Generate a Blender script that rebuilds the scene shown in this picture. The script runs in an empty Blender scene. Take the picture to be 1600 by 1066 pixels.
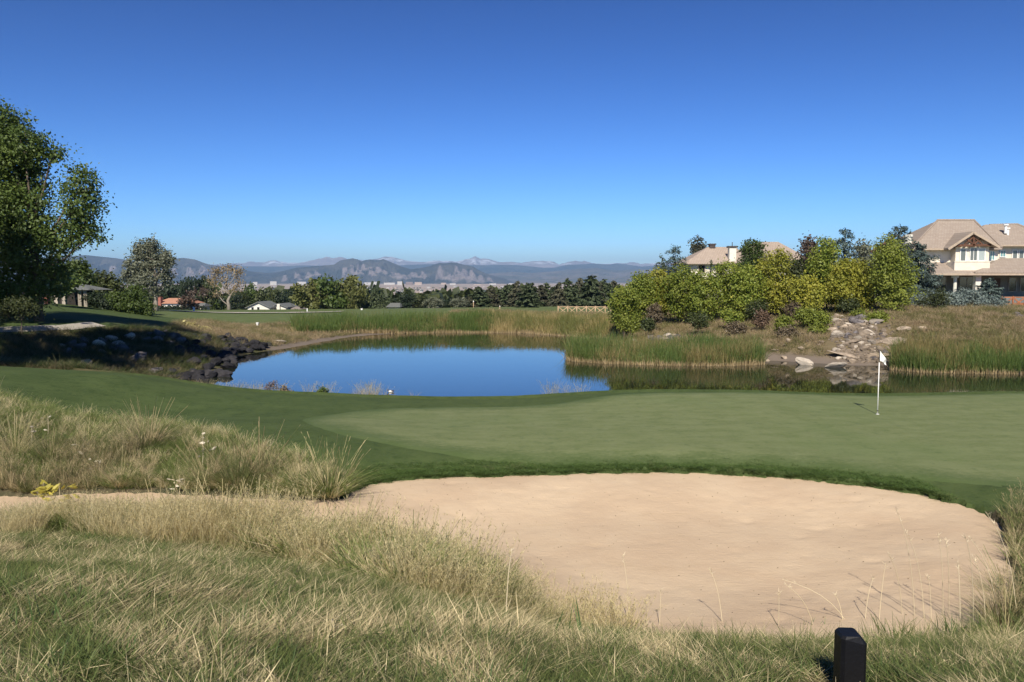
import bpy, math, numpy as np
from mathutils import Matrix, Vector
R = math.radians
rng = np.random.default_rng(7)
sc = bpy.context.scene
COL = sc.collection

# ---------------------------------------------------------------- camera, sky, sun, exposure
EYE = 4.4; F = 1250.0; PITCH = math.atan(93 / F)
cam_d = bpy.data.cameras.new('camera'); cam = bpy.data.objects.new('camera', cam_d); COL.objects.link(cam)
cam_d.sensor_width = 36; cam_d.lens = 36 * F / 1600; cam_d.clip_start = .1; cam_d.clip_end = 80000
cam.location = (0, 0, EYE); cam.rotation_euler = (math.pi / 2 - PITCH, 0, 0)
sc.camera = cam
SUN_EL, SUN_AZ = R(40), R(6)            # the sun stands behind the camera, a little to its left
SKY_M = (.61, .775, .93)
w = bpy.data.worlds.new('World'); sc.world = w; w.use_nodes = True
nt = w.node_tree; nt.nodes.clear()
sky = nt.nodes.new('ShaderNodeTexSky'); sky.sky_type = 'NISHITA'; sky.sun_disc = False
sky.sun_elevation = SUN_EL; sky.sun_rotation = math.pi + SUN_AZ
sky.altitude = 1700; sky.air_density = 1.0; sky.dust_density = .3; sky.ozone_density = 4.0
bg = nt.nodes.new('ShaderNodeBackground'); bg.inputs[1].default_value = .13
out = nt.nodes.new('ShaderNodeOutputWorld')
sc_n = nt.nodes.new('ShaderNodeVectorMath'); sc_n.operation = 'SCALE'; sc_n.inputs[3].default_value = .36   # the deep, saturated blue of a dry high-altitude sky
sp = nt.nodes.new('ShaderNodeSeparateColor'); cb = nt.nodes.new('ShaderNodeCombineColor')
nt.links.new(sky.outputs[0], sc_n.inputs[0]); nt.links.new(sc_n.outputs[0], sp.inputs[0])
for k, (ex_, ml_) in enumerate(((2.15, SKY_M[0]), (1.92, SKY_M[1]), (1.85, SKY_M[2]))):
    pw = nt.nodes.new('ShaderNodeMath'); pw.operation = 'POWER'; pw.inputs[1].default_value = ex_; m_ = nt.nodes.new('ShaderNodeMath'); m_.operation = 'MULTIPLY'; m_.inputs[1].default_value = ml_
    nt.links.new(sp.outputs[k], pw.inputs[0]); nt.links.new(pw.outputs[0], m_.inputs[0]); nt.links.new(m_.outputs[0], cb.inputs[k])
nt.links.new(cb.outputs[0], bg.inputs[0]); nt.links.new(bg.outputs[0], out.inputs[0])
sd = bpy.data.lights.new('sun', 'SUN'); sun = bpy.data.objects.new('sun', sd); COL.objects.link(sun)
sd.energy = 4.6; sd.angle = R(.53); sd.color = (1, .93, .82)
ldir = Vector((math.sin(SUN_AZ) * math.cos(SUN_EL), math.cos(SUN_AZ) * math.cos(SUN_EL), -math.sin(SUN_EL)))
sun.rotation_euler = ldir.to_track_quat('-Z', 'Y').to_euler(); sun.location = (-5, -30, 30)
vs = sc.view_settings; vs.view_transform = 'Standard'; vs.look = 'None'; vs.exposure = .46; vs.gamma = 1
try: vs.use_curve_mapping = False
except Exception: pass
sc.cycles.max_bounces = 6; sc.cycles.diffuse_bounces = 2; sc.cycles.glossy_bounces = 2
sc.cycles.transmission_bounces = 3; sc.cycles.transparent_max_bounces = 6; sc.cycles.volume_bounces = 0

# ---------------------------------------------------------------- places: a point of the photograph at a known distance
CP, SP = math.cos(PITCH), math.sin(PITCH)
def at(px, py, d):                       # world point seen at (px, py) whose depth (world y) is d
    dx, dy, dz = px - 800, F * CP + (533 - py) * SP, -F * SP + (533 - py) * CP
    return (dx / dy * d, d, EYE + dz / dy * d)
def atz(px, py, z):                      # the same on the level z
    dx, dy, dz = px - 800, F * CP + (533 - py) * SP, -F * SP + (533 - py) * CP
    t = (z - EYE) / dz
    return (dx * t, dy * t, z)
def srgb(h):
    h = h.lstrip('#'); c = [int(h[i:i + 2], 16) / 255 for i in (0, 2, 4)]
    return tuple((x / 12.92 if x <= .04045 else ((x + .055) / 1.055) ** 2.4) for x in c) + (1,)

# ---------------------------------------------------------------- noise
def _h(i, j, s):
    n = (i * 374761393 + j * 668265263 + s * 1442695041) & 0xffffffff
    n = ((n ^ (n >> 13)) * 1274126177) & 0xffffffff
    return ((n ^ (n >> 16)) & 0xffff) / 65535.0
def vnoise(x, y, s=0):
    x = np.asarray(x, float); y = np.asarray(y, float)
    i = np.floor(x).astype(np.int64); j = np.floor(y).astype(np.int64); u = x - i; v = y - j
    u = u * u * (3 - 2 * u); v = v * v * (3 - 2 * v)
    return (_h(i, j, s) * (1 - u) + _h(i + 1, j, s) * u) * (1 - v) + (_h(i, j + 1, s) * (1 - u) + _h(i + 1, j + 1, s) * u) * v
def fbm(x, y, o=4, s=0):
    r = 0; a = 1; t = 0
    for k in range(o): r = r + a * (vnoise(x * 2 ** k + 17 * k, y * 2 ** k - 9 * k, s + k) - .5); t += a; a *= .5
    return r / t * 2                      # about -1..1
def sm(x, a=0., b=1.):
    t = np.clip((np.asarray(x, float) - a) / (b - a), 0, 1); return t * t * (3 - 2 * t)
def sdf(poly, X, Y):                      # signed distance to a polygon, negative inside
    P = np.array(poly, float)[:, :2]; Q = np.roll(P, -1, 0)
    shp = np.shape(X); X = np.ravel(X).astype(float); Y = np.ravel(Y).astype(float)
    d2 = np.full(X.shape, 1e18); ins = np.zeros(X.shape, bool)
    for (ax, ay), (bx, by) in zip(P, Q):
        ex, ey = bx - ax, by - ay; wx, wy = X - ax, Y - ay
        t = np.clip((wx * ex + wy * ey) / (ex * ex + ey * ey + 1e-12), 0, 1)
        d2 = np.minimum(d2, (wx - t * ex) ** 2 + (wy - t * ey) ** 2)
        c = ((ay <= Y) & (Y < by)) | ((by <= Y) & (Y < ay))
        ins ^= c & (X < ax + (Y - ay) / (ey if ey else 1e-12) * ex)
    return (np.sqrt(d2) * np.where(ins, -1, 1)).reshape(shp)
def smooth_poly(P, n=4):                  # Catmull-Rom through the corners
    P = np.array(P, float)[:, :2]; o = []
    for k in range(len(P)):
        a, b, c, d = P[k - 1], P[k], P[(k + 1) % len(P)], P[(k + 2) % len(P)]
        for t in np.arange(n) / n:
            o.append(.5 * (2 * b + (c - a) * t + (2 * a - 5 * b + 4 * c - d) * t * t + (3 * b - a - 3 * c + d) * t ** 3))
    return np.array(o)

# ---------------------------------------------------------------- mesh helpers
def raw_mesh(name, V, faces, mat=None, attrs=None, smooth=False):
    """faces: list of int arrays (n,k)."""
    V = np.asarray(V, np.float32); me = bpy.data.meshes.new(name)
    faces = [np.asarray(f, np.int32) for f in (faces if isinstance(faces, list) else [faces])]
    faces = [f for f in faces if len(f)]
    loops = np.concatenate([f.ravel() for f in faces]); tot = np.concatenate([np.full(len(f), f.shape[1], np.int32) for f in faces])
    me.vertices.add(len(V)); me.vertices.foreach_set('co', V.ravel())
    me.loops.add(len(loops)); me.loops.foreach_set('vertex_index', loops)
    me.polygons.add(len(tot)); me.polygons.foreach_set('loop_start', np.concatenate([[0], np.cumsum(tot)[:-1]]).astype(np.int32))
    me.polygons.foreach_set('loop_total', tot)
    me.polygons.foreach_set('use_smooth', np.full(len(tot), smooth))
    me.update(calc_edges=True)
    for k, a in (attrs or {}).items():
        at_ = me.attributes.new(k, 'FLOAT', 'POINT'); at_.data.foreach_set('value', np.asarray(a, np.float32).ravel())
    if mat: me.materials.append(mat)
    return me
def link(name, me, parent=None, loc=None):
    o = bpy.data.objects.new(name, me); COL.objects.link(o)
    if parent: o.parent = parent
    if loc is not None: o.location = loc
    return o
def tag(o, label=None, cat=None, group=None, kind=None):
    for k, v in (('label', label), ('category', cat), ('group', group), ('kind', kind)):
        if v: o[k] = v
    return o
def empty(name, loc, rz=0):
    o = bpy.data.objects.new(name, None); COL.objects.link(o); o.location = loc; o.rotation_euler = (0, 0, rz); o.empty_display_size = .2
    return o
def copy_tree(o, parent=None):
    c = o.copy(); COL.objects.link(c)
    if parent: c.parent = parent
    for ch in o.children: copy_tree(ch, c)
    return c
class MB:
    def __init__(s): s.v = []; s.f = {}
    def add(s, vs, fs):
        b = len(s.v); s.v += [tuple(map(float, v)) for v in vs]
        for f in fs: s.f.setdefault(len(f), []).append([b + i for i in f])
        return s
    def box(s, x0, x1, y0, y1, z0, z1):
        return s.add([(x0, y0, z0), (x1, y0, z0), (x1, y1, z0), (x0, y1, z0), (x0, y0, z1), (x1, y0, z1), (x1, y1, z1), (x0, y1, z1)],
                     [(0, 3, 2, 1), (4, 5, 6, 7), (0, 1, 5, 4), (1, 2, 6, 5), (2, 3, 7, 6), (3, 0, 4, 7)])
    def bar(s, a, b, w, h=None):           # a square bar from a to b
        a, b = Vector(a), Vector(b); h = h or w; d = (b - a).normalized()
        u = d.cross(Vector((0, 0, 1))); u = u.normalized() if u.length > 1e-3 else Vector((1, 0, 0)); v = u.cross(d)
        P = [p + u * (i * w / 2) + v * (j * h / 2) for p in (a, b) for i, j in ((-1, -1), (1, -1), (1, 1), (-1, 1))]
        return s.add(P, [(0, 1, 2, 3), (7, 6, 5, 4), (0, 4, 5, 1), (1, 5, 6, 2), (2, 6, 7, 3), (3, 7, 4, 0)])
    def tube(s, pts, rad, n=8, caps=True):
        pts = [Vector(p) for p in pts]; b = len(s.v); m = len(pts)
        rad = rad if hasattr(rad, '__len__') else [rad] * m
        for k, p in enumerate(pts):
            d = (pts[min(k + 1, m - 1)] - pts[max(k - 1, 0)]).normalized()
            u = d.cross(Vector((.31, .95, 0))); u = u.normalized() if u.length > 1e-3 else Vector((1, 0, 0)); v = d.cross(u)
            for q in range(n):
                t = 2 * math.pi * q / n; s.v.append(tuple(p + (u * math.cos(t) + v * math.sin(t)) * rad[k]))
        for k in range(m - 1):
            for q in range(n):
                s.f.setdefault(4, []).append([b + k * n + q, b + k * n + (q + 1) % n, b + (k + 1) * n + (q + 1) % n, b + (k + 1) * n + q])
        if caps:
            s.f.setdefault(n, []).append([b + q for q in range(n)][::-1]); s.f.setdefault(n, []).append([b + (m - 1) * n + q for q in range(n)])
        return s
    def slab(s, pts, t):                    # polygon with thickness t below it
        n = len(pts); b = len(s.v); s.v += [tuple(map(float, p)) for p in pts] + [(p[0], p[1], p[2] - t) for p in pts]
        s.f.setdefault(n, []).append([b + i for i in range(n)]); s.f.setdefault(n, []).append([b + n + i for i in range(n)][::-1])
        for i in range(n): s.f.setdefault(4, []).append([b + i, b + n + i, b + n + (i + 1) % n, b + (i + 1) % n])
        return s
    def ball(s, c, r, n=10, m=6):
        r = r if hasattr(r, '__len__') else (r, r, r); b = len(s.v)
        for i in range(m + 1):
            ph = math.pi * i / m
            for q in range(n):
                t = 2 * math.pi * q / n; s.v.append((c[0] + r[0] * math.sin(ph) * math.cos(t), c[1] + r[1] * math.sin(ph) * math.sin(t), c[2] + r[2] * math.cos(ph)))
        for i in range(m):
            for q in range(n): s.f.setdefault(4, []).append([b + i * n + q, b + (i + 1) * n + q, b + (i + 1) * n + (q + 1) % n, b + i * n + (q + 1) % n])
        return s
    def build(s, name, mat, parent=None, loc=None, smooth=False):
        return link(name, raw_mesh(name, s.v, [np.array(f) for f in s.f.values()], mat, None, smooth), parent, loc)

# ---------------------------------------------------------------- materials
def new_mat(name):
    m = bpy.data.materials.new(name); m.use_nodes = True; m.node_tree.nodes.clear(); return m, m.node_tree
def N(t, kind, **kw):
    n = t.nodes.new('ShaderNode' + kind)
    for k, v in kw.items():
        if k[0] == 'i' and k[1:].isdigit(): n.inputs[int(k[1:])].default_value = v
        elif k.startswith('in_'): n.inputs[k[3:].replace('_', ' ')].default_value = v
        else: setattr(n, k, v)
    return n
def L(t, a, b): t.links.new(a, b)
def mixc(t, fac, a, b, blend='MIX'):
    n = t.nodes.new('ShaderNodeMix'); n.data_type = 'RGBA'; n.blend_type = blend
    for sock, v in ((n.inputs[0], fac), (n.inputs[6], a), (n.inputs[7], b)):
        if hasattr(v, 'is_linked') or hasattr(v, 'links'): L(t, v, sock)
        else: sock.default_value = v
    return n.outputs[2]
def math_(t, op, a, b=None, c=None, clamp=False):
    n = t.nodes.new('ShaderNodeMath'); n.operation = op; n.use_clamp = clamp
    for sock, v in zip(n.inputs, (a, b, c)):
        if v is None: continue
        if hasattr(v, 'links'): L(t, v, sock)
        else: sock.default_value = v
    return n.outputs[0]
def ramp(t, fac, lo, hi):                  # smooth step lo..hi
    n = t.nodes.new('ShaderNodeMapRange'); n.interpolation_type = 'SMOOTHSTEP'
    L(t, fac, n.inputs[0]); n.inputs[1].default_value = lo; n.inputs[2].default_value = hi
    return n.outputs[0]
def coords(t, scale=(1, 1, 1), obj=False):
    if obj: src = N(t, 'TexCoord').outputs['Object']
    else: src = N(t, 'NewGeometry').outputs['Position']
    if tuple(scale) == (1, 1, 1): return src
    m = N(t, 'Mapping'); m.inputs['Scale'].default_value = scale; L(t, src, m.inputs[0]); return m.outputs[0]
def noise(t, vec, scale, detail=4, rough=.55, dist=0):
    n = N(t, 'TexNoise'); L(t, vec, n.inputs['Vector']); n.inputs['Scale'].default_value = scale
    n.inputs['Detail'].default_value = detail; n.inputs['Roughness'].default_value = rough; n.inputs['Distortion'].default_value = dist
    return n.outputs[0]
def attr(t, name): return N(t, 'Attribute', attribute_name=name).outputs['Fac']
def finish(t, col, rough=.8, bump=None, bs=.3, bd=.02, spec=.3, metal=0):
    p = N(t, 'BsdfPrincipled'); o = N(t, 'OutputMaterial')
    for sock, v in ((p.inputs['Base Color'], col), (p.inputs['Roughness'], rough)):
        if hasattr(v, 'links'): L(t, v, sock)
        else: sock.default_value = v
    p.inputs['Specular IOR Level'].default_value = spec; p.inputs['Metallic'].default_value = metal
    if bump is not None:
        b = N(t, 'Bump'); L(t, bump, b.inputs['Height']); b.inputs['Strength'].default_value = bs; b.inputs['Distance'].default_value = bd
        L(t, b.outputs[0], p.inputs['Normal'])
    L(t, p.outputs[0], o.inputs[0]); return p
def rgb(*c): return tuple(c) + (1,)
def plain(name, c, rough=.7, var=.25, scale=3, bs=.3, bd=.02, spec=.3, obj=True):
    """one paint or stone: mottled, slightly worn"""
    m, t = new_mat(name); v = coords(t, obj=obj)
    n1 = noise(t, v, scale, 5); n2 = noise(t, v, scale * 9, 3)
    d = tuple(x * (1 - var) for x in c[:3]) + (1,); l = tuple(min(1, x * (1 + var * .6)) for x in c[:3]) + (1,)
    col = mixc(t, ramp(t, n1, .3, .7), d, l); col = mixc(t, math_(t, 'MULTIPLY', ramp(t, n2, .45, .8), .35), col, d)
    finish(t, col, rough, n2, bs, bd, spec); return m
def leaf_mat(name, c1, c2, c3=None, trans=.3, rough=.55, nscale=.5, patch=.6):
    """leaves: colour from each leaf's own tint, drifting slowly through the crown"""
    m, t = new_mat(name); ti = attr(t, 'tint'); g = noise(t, coords(t), nscale, 3)
    inf = N(t, 'ObjectInfo').outputs['Random']
    f = math_(t, 'ADD', math_(t, 'MULTIPLY', ti, 1 - patch * .5), math_(t, 'MULTIPLY', math_(t, 'SUBTRACT', g, .5), patch * 1.6), clamp=True)
    col = mixc(t, f, c1, c2)
    if c3: col = mixc(t, ramp(t, ti, .86, .97), col, c3)
    hsv = N(t, 'HueSaturation'); L(t, col, hsv.inputs['Color']); L(t, math_(t, 'ADD', math_(t, 'MULTIPLY', inf, .3), .85), hsv.inputs['Value'])
    p = finish(t, hsv.outputs[0], rough, spec=.35)
    tr = N(t, 'BsdfTranslucent'); L(t, hsv.outputs[0], tr.inputs[0]); mx = N(t, 'MixShader'); mx.inputs[0].default_value = trans
    o = [n for n in t.nodes if n.type == 'OUTPUT_MATERIAL'][0]
    L(t, p.outputs[0], mx.inputs[1]); L(t, tr.outputs[0], mx.inputs[2]); L(t, mx.outputs[0], o.inputs[0])
    return m
# ---------------------------------------------------------------- the lie of the land
WATER = -1.0
POND = smooth_poly([(-16, 37.0), (-8, 36.3), (0, 36.2), (10, 36.2), (22, 36), (34, 35.5), (46, 36), (50, 43), (38, 48.5), (31.3, 49.2), (28, 50), (24.5, 51.4),
    (21.7, 51.6), (18.9, 53.8), (16.7, 55), (13.3, 56), (9.8, 60), (8.4, 67), (7.8, 74), (5.1, 80), (0, 84), (-6.8, 85.4), (-13, 82), (-16, 76.7), (-17.5, 68), (-18.6, 63),
    (-19.6, 60), (-19.0, 54), (-18.0, 49), (-17.1, 43), (-16.9, 39.5)])
def bz(px, py, z=-.15): return atz(px, py, z)[:2]
BUNKER = smooth_poly([bz(*p) for p in [(-60, 775), (30, 772), (200, 768), (330, 772), (440, 778), (520, 779), (548, 768), (600, 753), (700, 744), (800, 741), (900, 739), (1000, 737),
    (1100, 738), (1180, 741), (1250, 746), (1350, 757), (1450, 773), (1520, 791), (1565, 815), (1582, 850), (1592, 900), (1588, 950), (1500, 1008), (1300, 1030), (1100, 1032), (960, 1036),
    (868, 1036), (812, 1005), (730, 950), (610, 900), (420, 862), (200, 845), (0, 840), (-60, 830)]], 4)
CT = [(x, y, 0) for x, y in ((0, 20.5), (8, 20.5), (15, 20.5), (-3.5, 25), (4, 27), (12, 27), (20, 27), (4, 31.2), (10, 31.3), (20, 31), (28, 30), (28, 20), (20, 17), (12, 16.8), (4, 18.8))]
CT += [(-12, 38, -.9), (0, 37, -.9), (12, 37, -.9), (24, 37, -.9)]
CT += [at(*p) for p in [(0, 577, 30), (100, 579, 30), (200, 588, 30), (280, 600, 31), (350, 612, 31), (450, 617, 31), (600, 624, 31), (700, 628, 30.5), (800, 626, 31), (100, 640, 24), (0, 613, 24), (250, 650, 25), (0, 700, 19), (300, 700, 19.5), (500, 700, 20),
    (0, 655, 20.5), (300, 665, 22)]]
CT += [(-24, 28, 1.7), (-24, 20, 1.4), (-19, 36, .3), (-26, 39, .5), (-17, 41, -.9), (-22, 41, -.2)]
CT += [at(*p) for p in [(0, 523, 45), (190, 509, 52), (200, 540, 48), (300, 530, 58), (250, 510, 62), (330, 514, 68), (240, 494, 75), (350, 507, 80), (400, 516, 80), (403, 512, 87), (300, 500, 95),
    (450, 500, 95), (300, 488, 118), (530, 488, 118), (260, 484, 135), (370, 483, 150), (500, 485, 130), (560, 497, 96), (650, 491, 103), (730, 484, 110), (800, 484, 113), (915, 491, 115), (650, 482, 140),
    (870, 480, 150), (1000, 480, 150), (40, 500, 50), (120, 478, 80)]]
CT += [(-45, 45, 2.4), (-40, 60, 2.5), (-45, 75, 2.5), (-60, 100, 2), (-70, 60, 3), (-50, 25, 3)]
CT += [at(*p) for p in [(1000, 517, 72), (1100, 514, 68), (1200, 518, 64), (1200, 500, 71), (1290, 535, 55.5), (1350, 503, 62), (1350, 482, 73), (1450, 492, 65), (1560, 488, 67), (1500, 479, 80),
    (1600, 479, 85), (1500, 474, 95), (1700, 480, 90), (1000, 491, 95), (1200, 470, 95), (1200, 468, 115), (1500, 530, 54.5), (1600, 528, 55), (1400, 545, 54)]]
CT += [(60, 60, 2.3), (60, 40, .5), (45, 25, .3), (70, 90, 2.2), (40, 120, 1.7)]
# the bank this picture is taken from
CT += [(x, y, 3.0) for x in (-8, -3, 2, 7) for y in (0,)] + [(-8, 3.3, 2.75), (-3, 3.3, 2.68), (2, 3.3, 2.65), (7, 3.3, 2.7), (-12, 8, 1.8), (-5, 8, 1.52), (-1.5, 8, 1.25), (2, 6.4, 1.28), (5, 6.4, 1.36),
    (0.6, 8.3, .42), (4, 8.3, .46), (.6, 9.4, -.06), (2.5, 9.4, -.06), (5, 9.8, .0), (-5, 12, .42), (-2, 11.5, .1), (-9, 13, .45), (-6, 14, .02), (-10, 15, .05), (8.0, 10.5, .05), (9.0, 13.5, .06), (11, 9, .6), (14, 13, .5), (-16, 15, .8), (-15, 5, 2.6), (15, 3, 2.7), (-8, 18.5, .1), (-12, 18.5, .2)]
CT = np.array(CT, float); CS = np.array([20., 20., 1.])
def _tps_fit(P):
    X = P[:, :2] / 20; D = np.linalg.norm(X[:, None] - X[None], axis=2)
    K = np.where(D > 0, D * D * np.log(D + 1e-12), 0) + np.eye(len(X)) * .0004
    A = np.zeros((len(X) + 3,) * 2); A[:-3, :-3] = K; A[:-3, -3] = 1; A[:-3, -2:] = X; A[-3, :-3] = 1; A[-2:, :-3] = X.T
    return X, np.linalg.solve(A, np.concatenate([P[:, 2], [0, 0, 0]]))
TX, TW = _tps_fit(CT)
def tps(x, y):
    x = np.ravel(x) / 20; y = np.ravel(y) / 20; o = np.empty(len(x))
    for k in range(0, len(x), 40000):
        s = slice(k, k + 40000); d2 = (x[s, None] - TX[:, 0]) ** 2 + (y[s, None] - TX[:, 1]) ** 2
        o[s] = (.5 * d2 * np.log(d2 + 1e-12)) @ TW[:-3] + TW[-3] + TW[-2] * x[s] + TW[-1] * y[s]
    return o
def sand_z(x, y, b):
    return -.44 + .26 * sm(b, -3.2, 0) + .035 * fbm(x * .35, y * .35, 2, 5) + .010 * fbm(x * 2.2, y * 2.2, 3, 8)
FAR_D = [150, 170, 200, 300, 450, 1000, 2000, 4000, 8000, 14000]
def far_z(d, x):
    L_ = np.interp(d, FAR_D, [-.9, -1.5, -2.6, -7, -12, -29, -38, -43, -22, -16])
    Rr = np.interp(d, FAR_D, [-.2, -1.0, -2.2, -7, -12, -29, -38, -43, -22, -16])
    return L_ + (Rr - L_) * sm(x / np.maximum(d, 1), -.15, .05)
def H(x, y, detail=True):
    shp = np.shape(x); x = np.ravel(x).astype(float); y = np.ravel(y).astype(float); d = np.hypot(x, y)
    z = np.empty(len(x)); near = (d < 190) & (y > -12); z[~near] = 0
    z[near] = tps(x[near], y[near])
    z = np.where(y <= -12, 3.2, z)
    k = sm(d, 140, 185); fz = far_z(d, x) + np.where(d > 250, 3.0 * fbm(x / 300, y / 300, 3, 3) * sm(d, 250, 900), 0)
    z = z * (1 - k) + fz * k
    n = near & (d < 100)
    if n.any():
        p = sdf(POND, x[n], y[n]) + (.35 * fbm(x[n] * .6, y[n] * .6, 3, 2) if detail else 0)
        zn = z[n]; out_ = WATER + (np.maximum(zn, WATER + .12) - WATER) * sm(p, -.1, 4.0) + .10 * np.clip(p, 0, 1)
        zn = np.where(p < 0, WATER + np.maximum(p * .35, -1.2), np.where(p < 4.0, out_, zn))
        near_b = (y[n] < 26) & (np.abs(x[n]) < 26)
        if near_b.any():
            xb, yb = x[n][near_b], y[n][near_b]
            b = bunk(xb, yb); s = sand_z(xb, yb, b)
            zb = zn[near_b]; zb = np.where(b > 0, s + .07 + (zb - s - .07) * sm(b, -.1, np.where(yb > 15, 1.7, 1.1)), zb); zb = np.where(b > 0, np.maximum(zb, s + .05 + .05 * sm(b, 0, .3)), zb)
            zb = np.where(b < 0, np.maximum(s + .1, zb) + (s - .2 - np.maximum(s + .1, zb)) * sm(-b, 0, .14), zb)
            zn[near_b] = zb + .11 * fbm(xb * 1.15, yb * 1.15, 4, 33) * sm(b, .25, 1.1) * (yb < 17) * (sm(xb, 0, -2) * .6 + .4) if detail else zb
        z[n] = zn
    if detail:
        z = z + .012 * fbm(x * 1.3, y * 1.3, 3, 11) * (d < 60) + .05 * fbm(x * .35, y * .35, 2, 13) * sm(d, 36, 50) * (d < 160)
    return z.reshape(shp)
def bunk(x, y):
    return sdf(BUNKER, x, y) + .10 * fbm(x * 1.7, y * 1.7, 3, 21) + .09 * fbm(x * 6, y * 6, 3, 22)
def G(x, y): return float(H(np.array([x]), np.array([y]))[0])
def on(px, d, sink=0.):                     # ground under the sight line of column px at distance d
    x = (px - 800) / (F * CP) * d * 1.0; return (x, d, G(x, d) - sink)

# zones of ground cover
NATIVE = [bz(*p, .3) for p in [(-300, 652), (0, 655), (120, 667), (240, 668), (330, 682), (430, 698), (505, 716), (530, 745), (545, 768)]] + \
    [bz(*p, -.2) for p in [(548, 800), (760, 900), (860, 1000), (1300, 1000), (1560, 960), (1560, 860)]] + [(8.2, 14.6), (9.5, 15.4), (12, 15), (22, 11), (40, 8), (40, -12), (-40, -12), (-40, 20)]
BANK = [(-60, 40), (-36, 44.2), (-28.8, 44.6), (-25.5, 50), (-24.5, 55), (-27, 62), (-30, 74), (-31, 84), (-28, 92), (-22, 93), (-19, 90), (-14, 92), (-8, 92), (2, 92), (10, 90), (5, 75), (-10, 70), (-12, 45), (-12, 33.6),
    (-16, 33.2), (-19, 33), (-26, 33), (-60, 33)]
RIGHT = [(0, 92), (4, 82), (4, 74), (8, 60), (14, 52), (24, 48), (60, 40), (90, 60), (90, 84), (52, 86), (40, 84), (30, 92), (20, 108), (4, 112), (-4, 104)]
GREEN = smooth_poly([atz(*p, 0)[:2] for p in [(462, 668), (500, 652), (590, 636), (700, 630), (850, 628)]] + [(4, 31.0), (9, 31.8), (20, 31.8), (30, 31.2), (38, 26), (33, 18)] +
    [atz(*p, 0)[:2] for p in [(1750, 790), (1600, 766), (1450, 750), (1330, 737), (1200, 727), (1050, 726), (900, 726), (780, 721), (680, 713), (590, 703), (510, 690)]])

# polar ground sheet: fine close by, reaching the foot of the mountains
th = np.concatenate([np.linspace(-84, -42, 40, endpoint=False), np.linspace(-42, 42, 480), np.linspace(42, 84, 41)[1:]]) * math.pi / 180
rr = np.concatenate([np.geomspace(.6, 3, 16, endpoint=False), np.geomspace(3, 34, 330, endpoint=False), np.geomspace(34, 130, 190, endpoint=False), np.geomspace(130, 15500, 170)])
T, RR = np.meshgrid(th, rr); GX = RR * np.sin(T); GY = RR * np.cos(T)
GZ = H(GX, GY)
nr, na = GX.shape; idx = np.arange(nr * na).reshape(nr, na)
quads = np.stack([idx[:-1, :-1], idx[:-1, 1:], idx[1:, 1:], idx[1:, :-1]], -1).reshape(-1, 4)[:, ::-1]
def zone_attrs(X, Y):
    w1 = .45 * fbm(X * .8, Y * .8, 3, 31); far = np.hypot(X, Y) > 140; r = np.hypot(X, Y)
    nat = sm(-(sdf(NATIVE, X, Y) + w1 * .6), -.2, .2)
    bank = sm(-(sdf(BANK, X, Y) + w1), -.5, .5) * (~far); right = sm(-(sdf(RIGHT, X, Y) + w1), -.5, .5) * (~far)
    mud = sm(-(sdf(POND, X, Y) + w1), -2.2, -.7) * (Y > 39) * ((X > 5) | (Y > 63))
    return dict(fairway=sm(Y, 84, 98), native=nat, bank=bank, hill=right, mud=mud, suburb=sm(r, 165, 210), plain=sm(r, 600, 1400))
za = zone_attrs(GX, GY)

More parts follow.
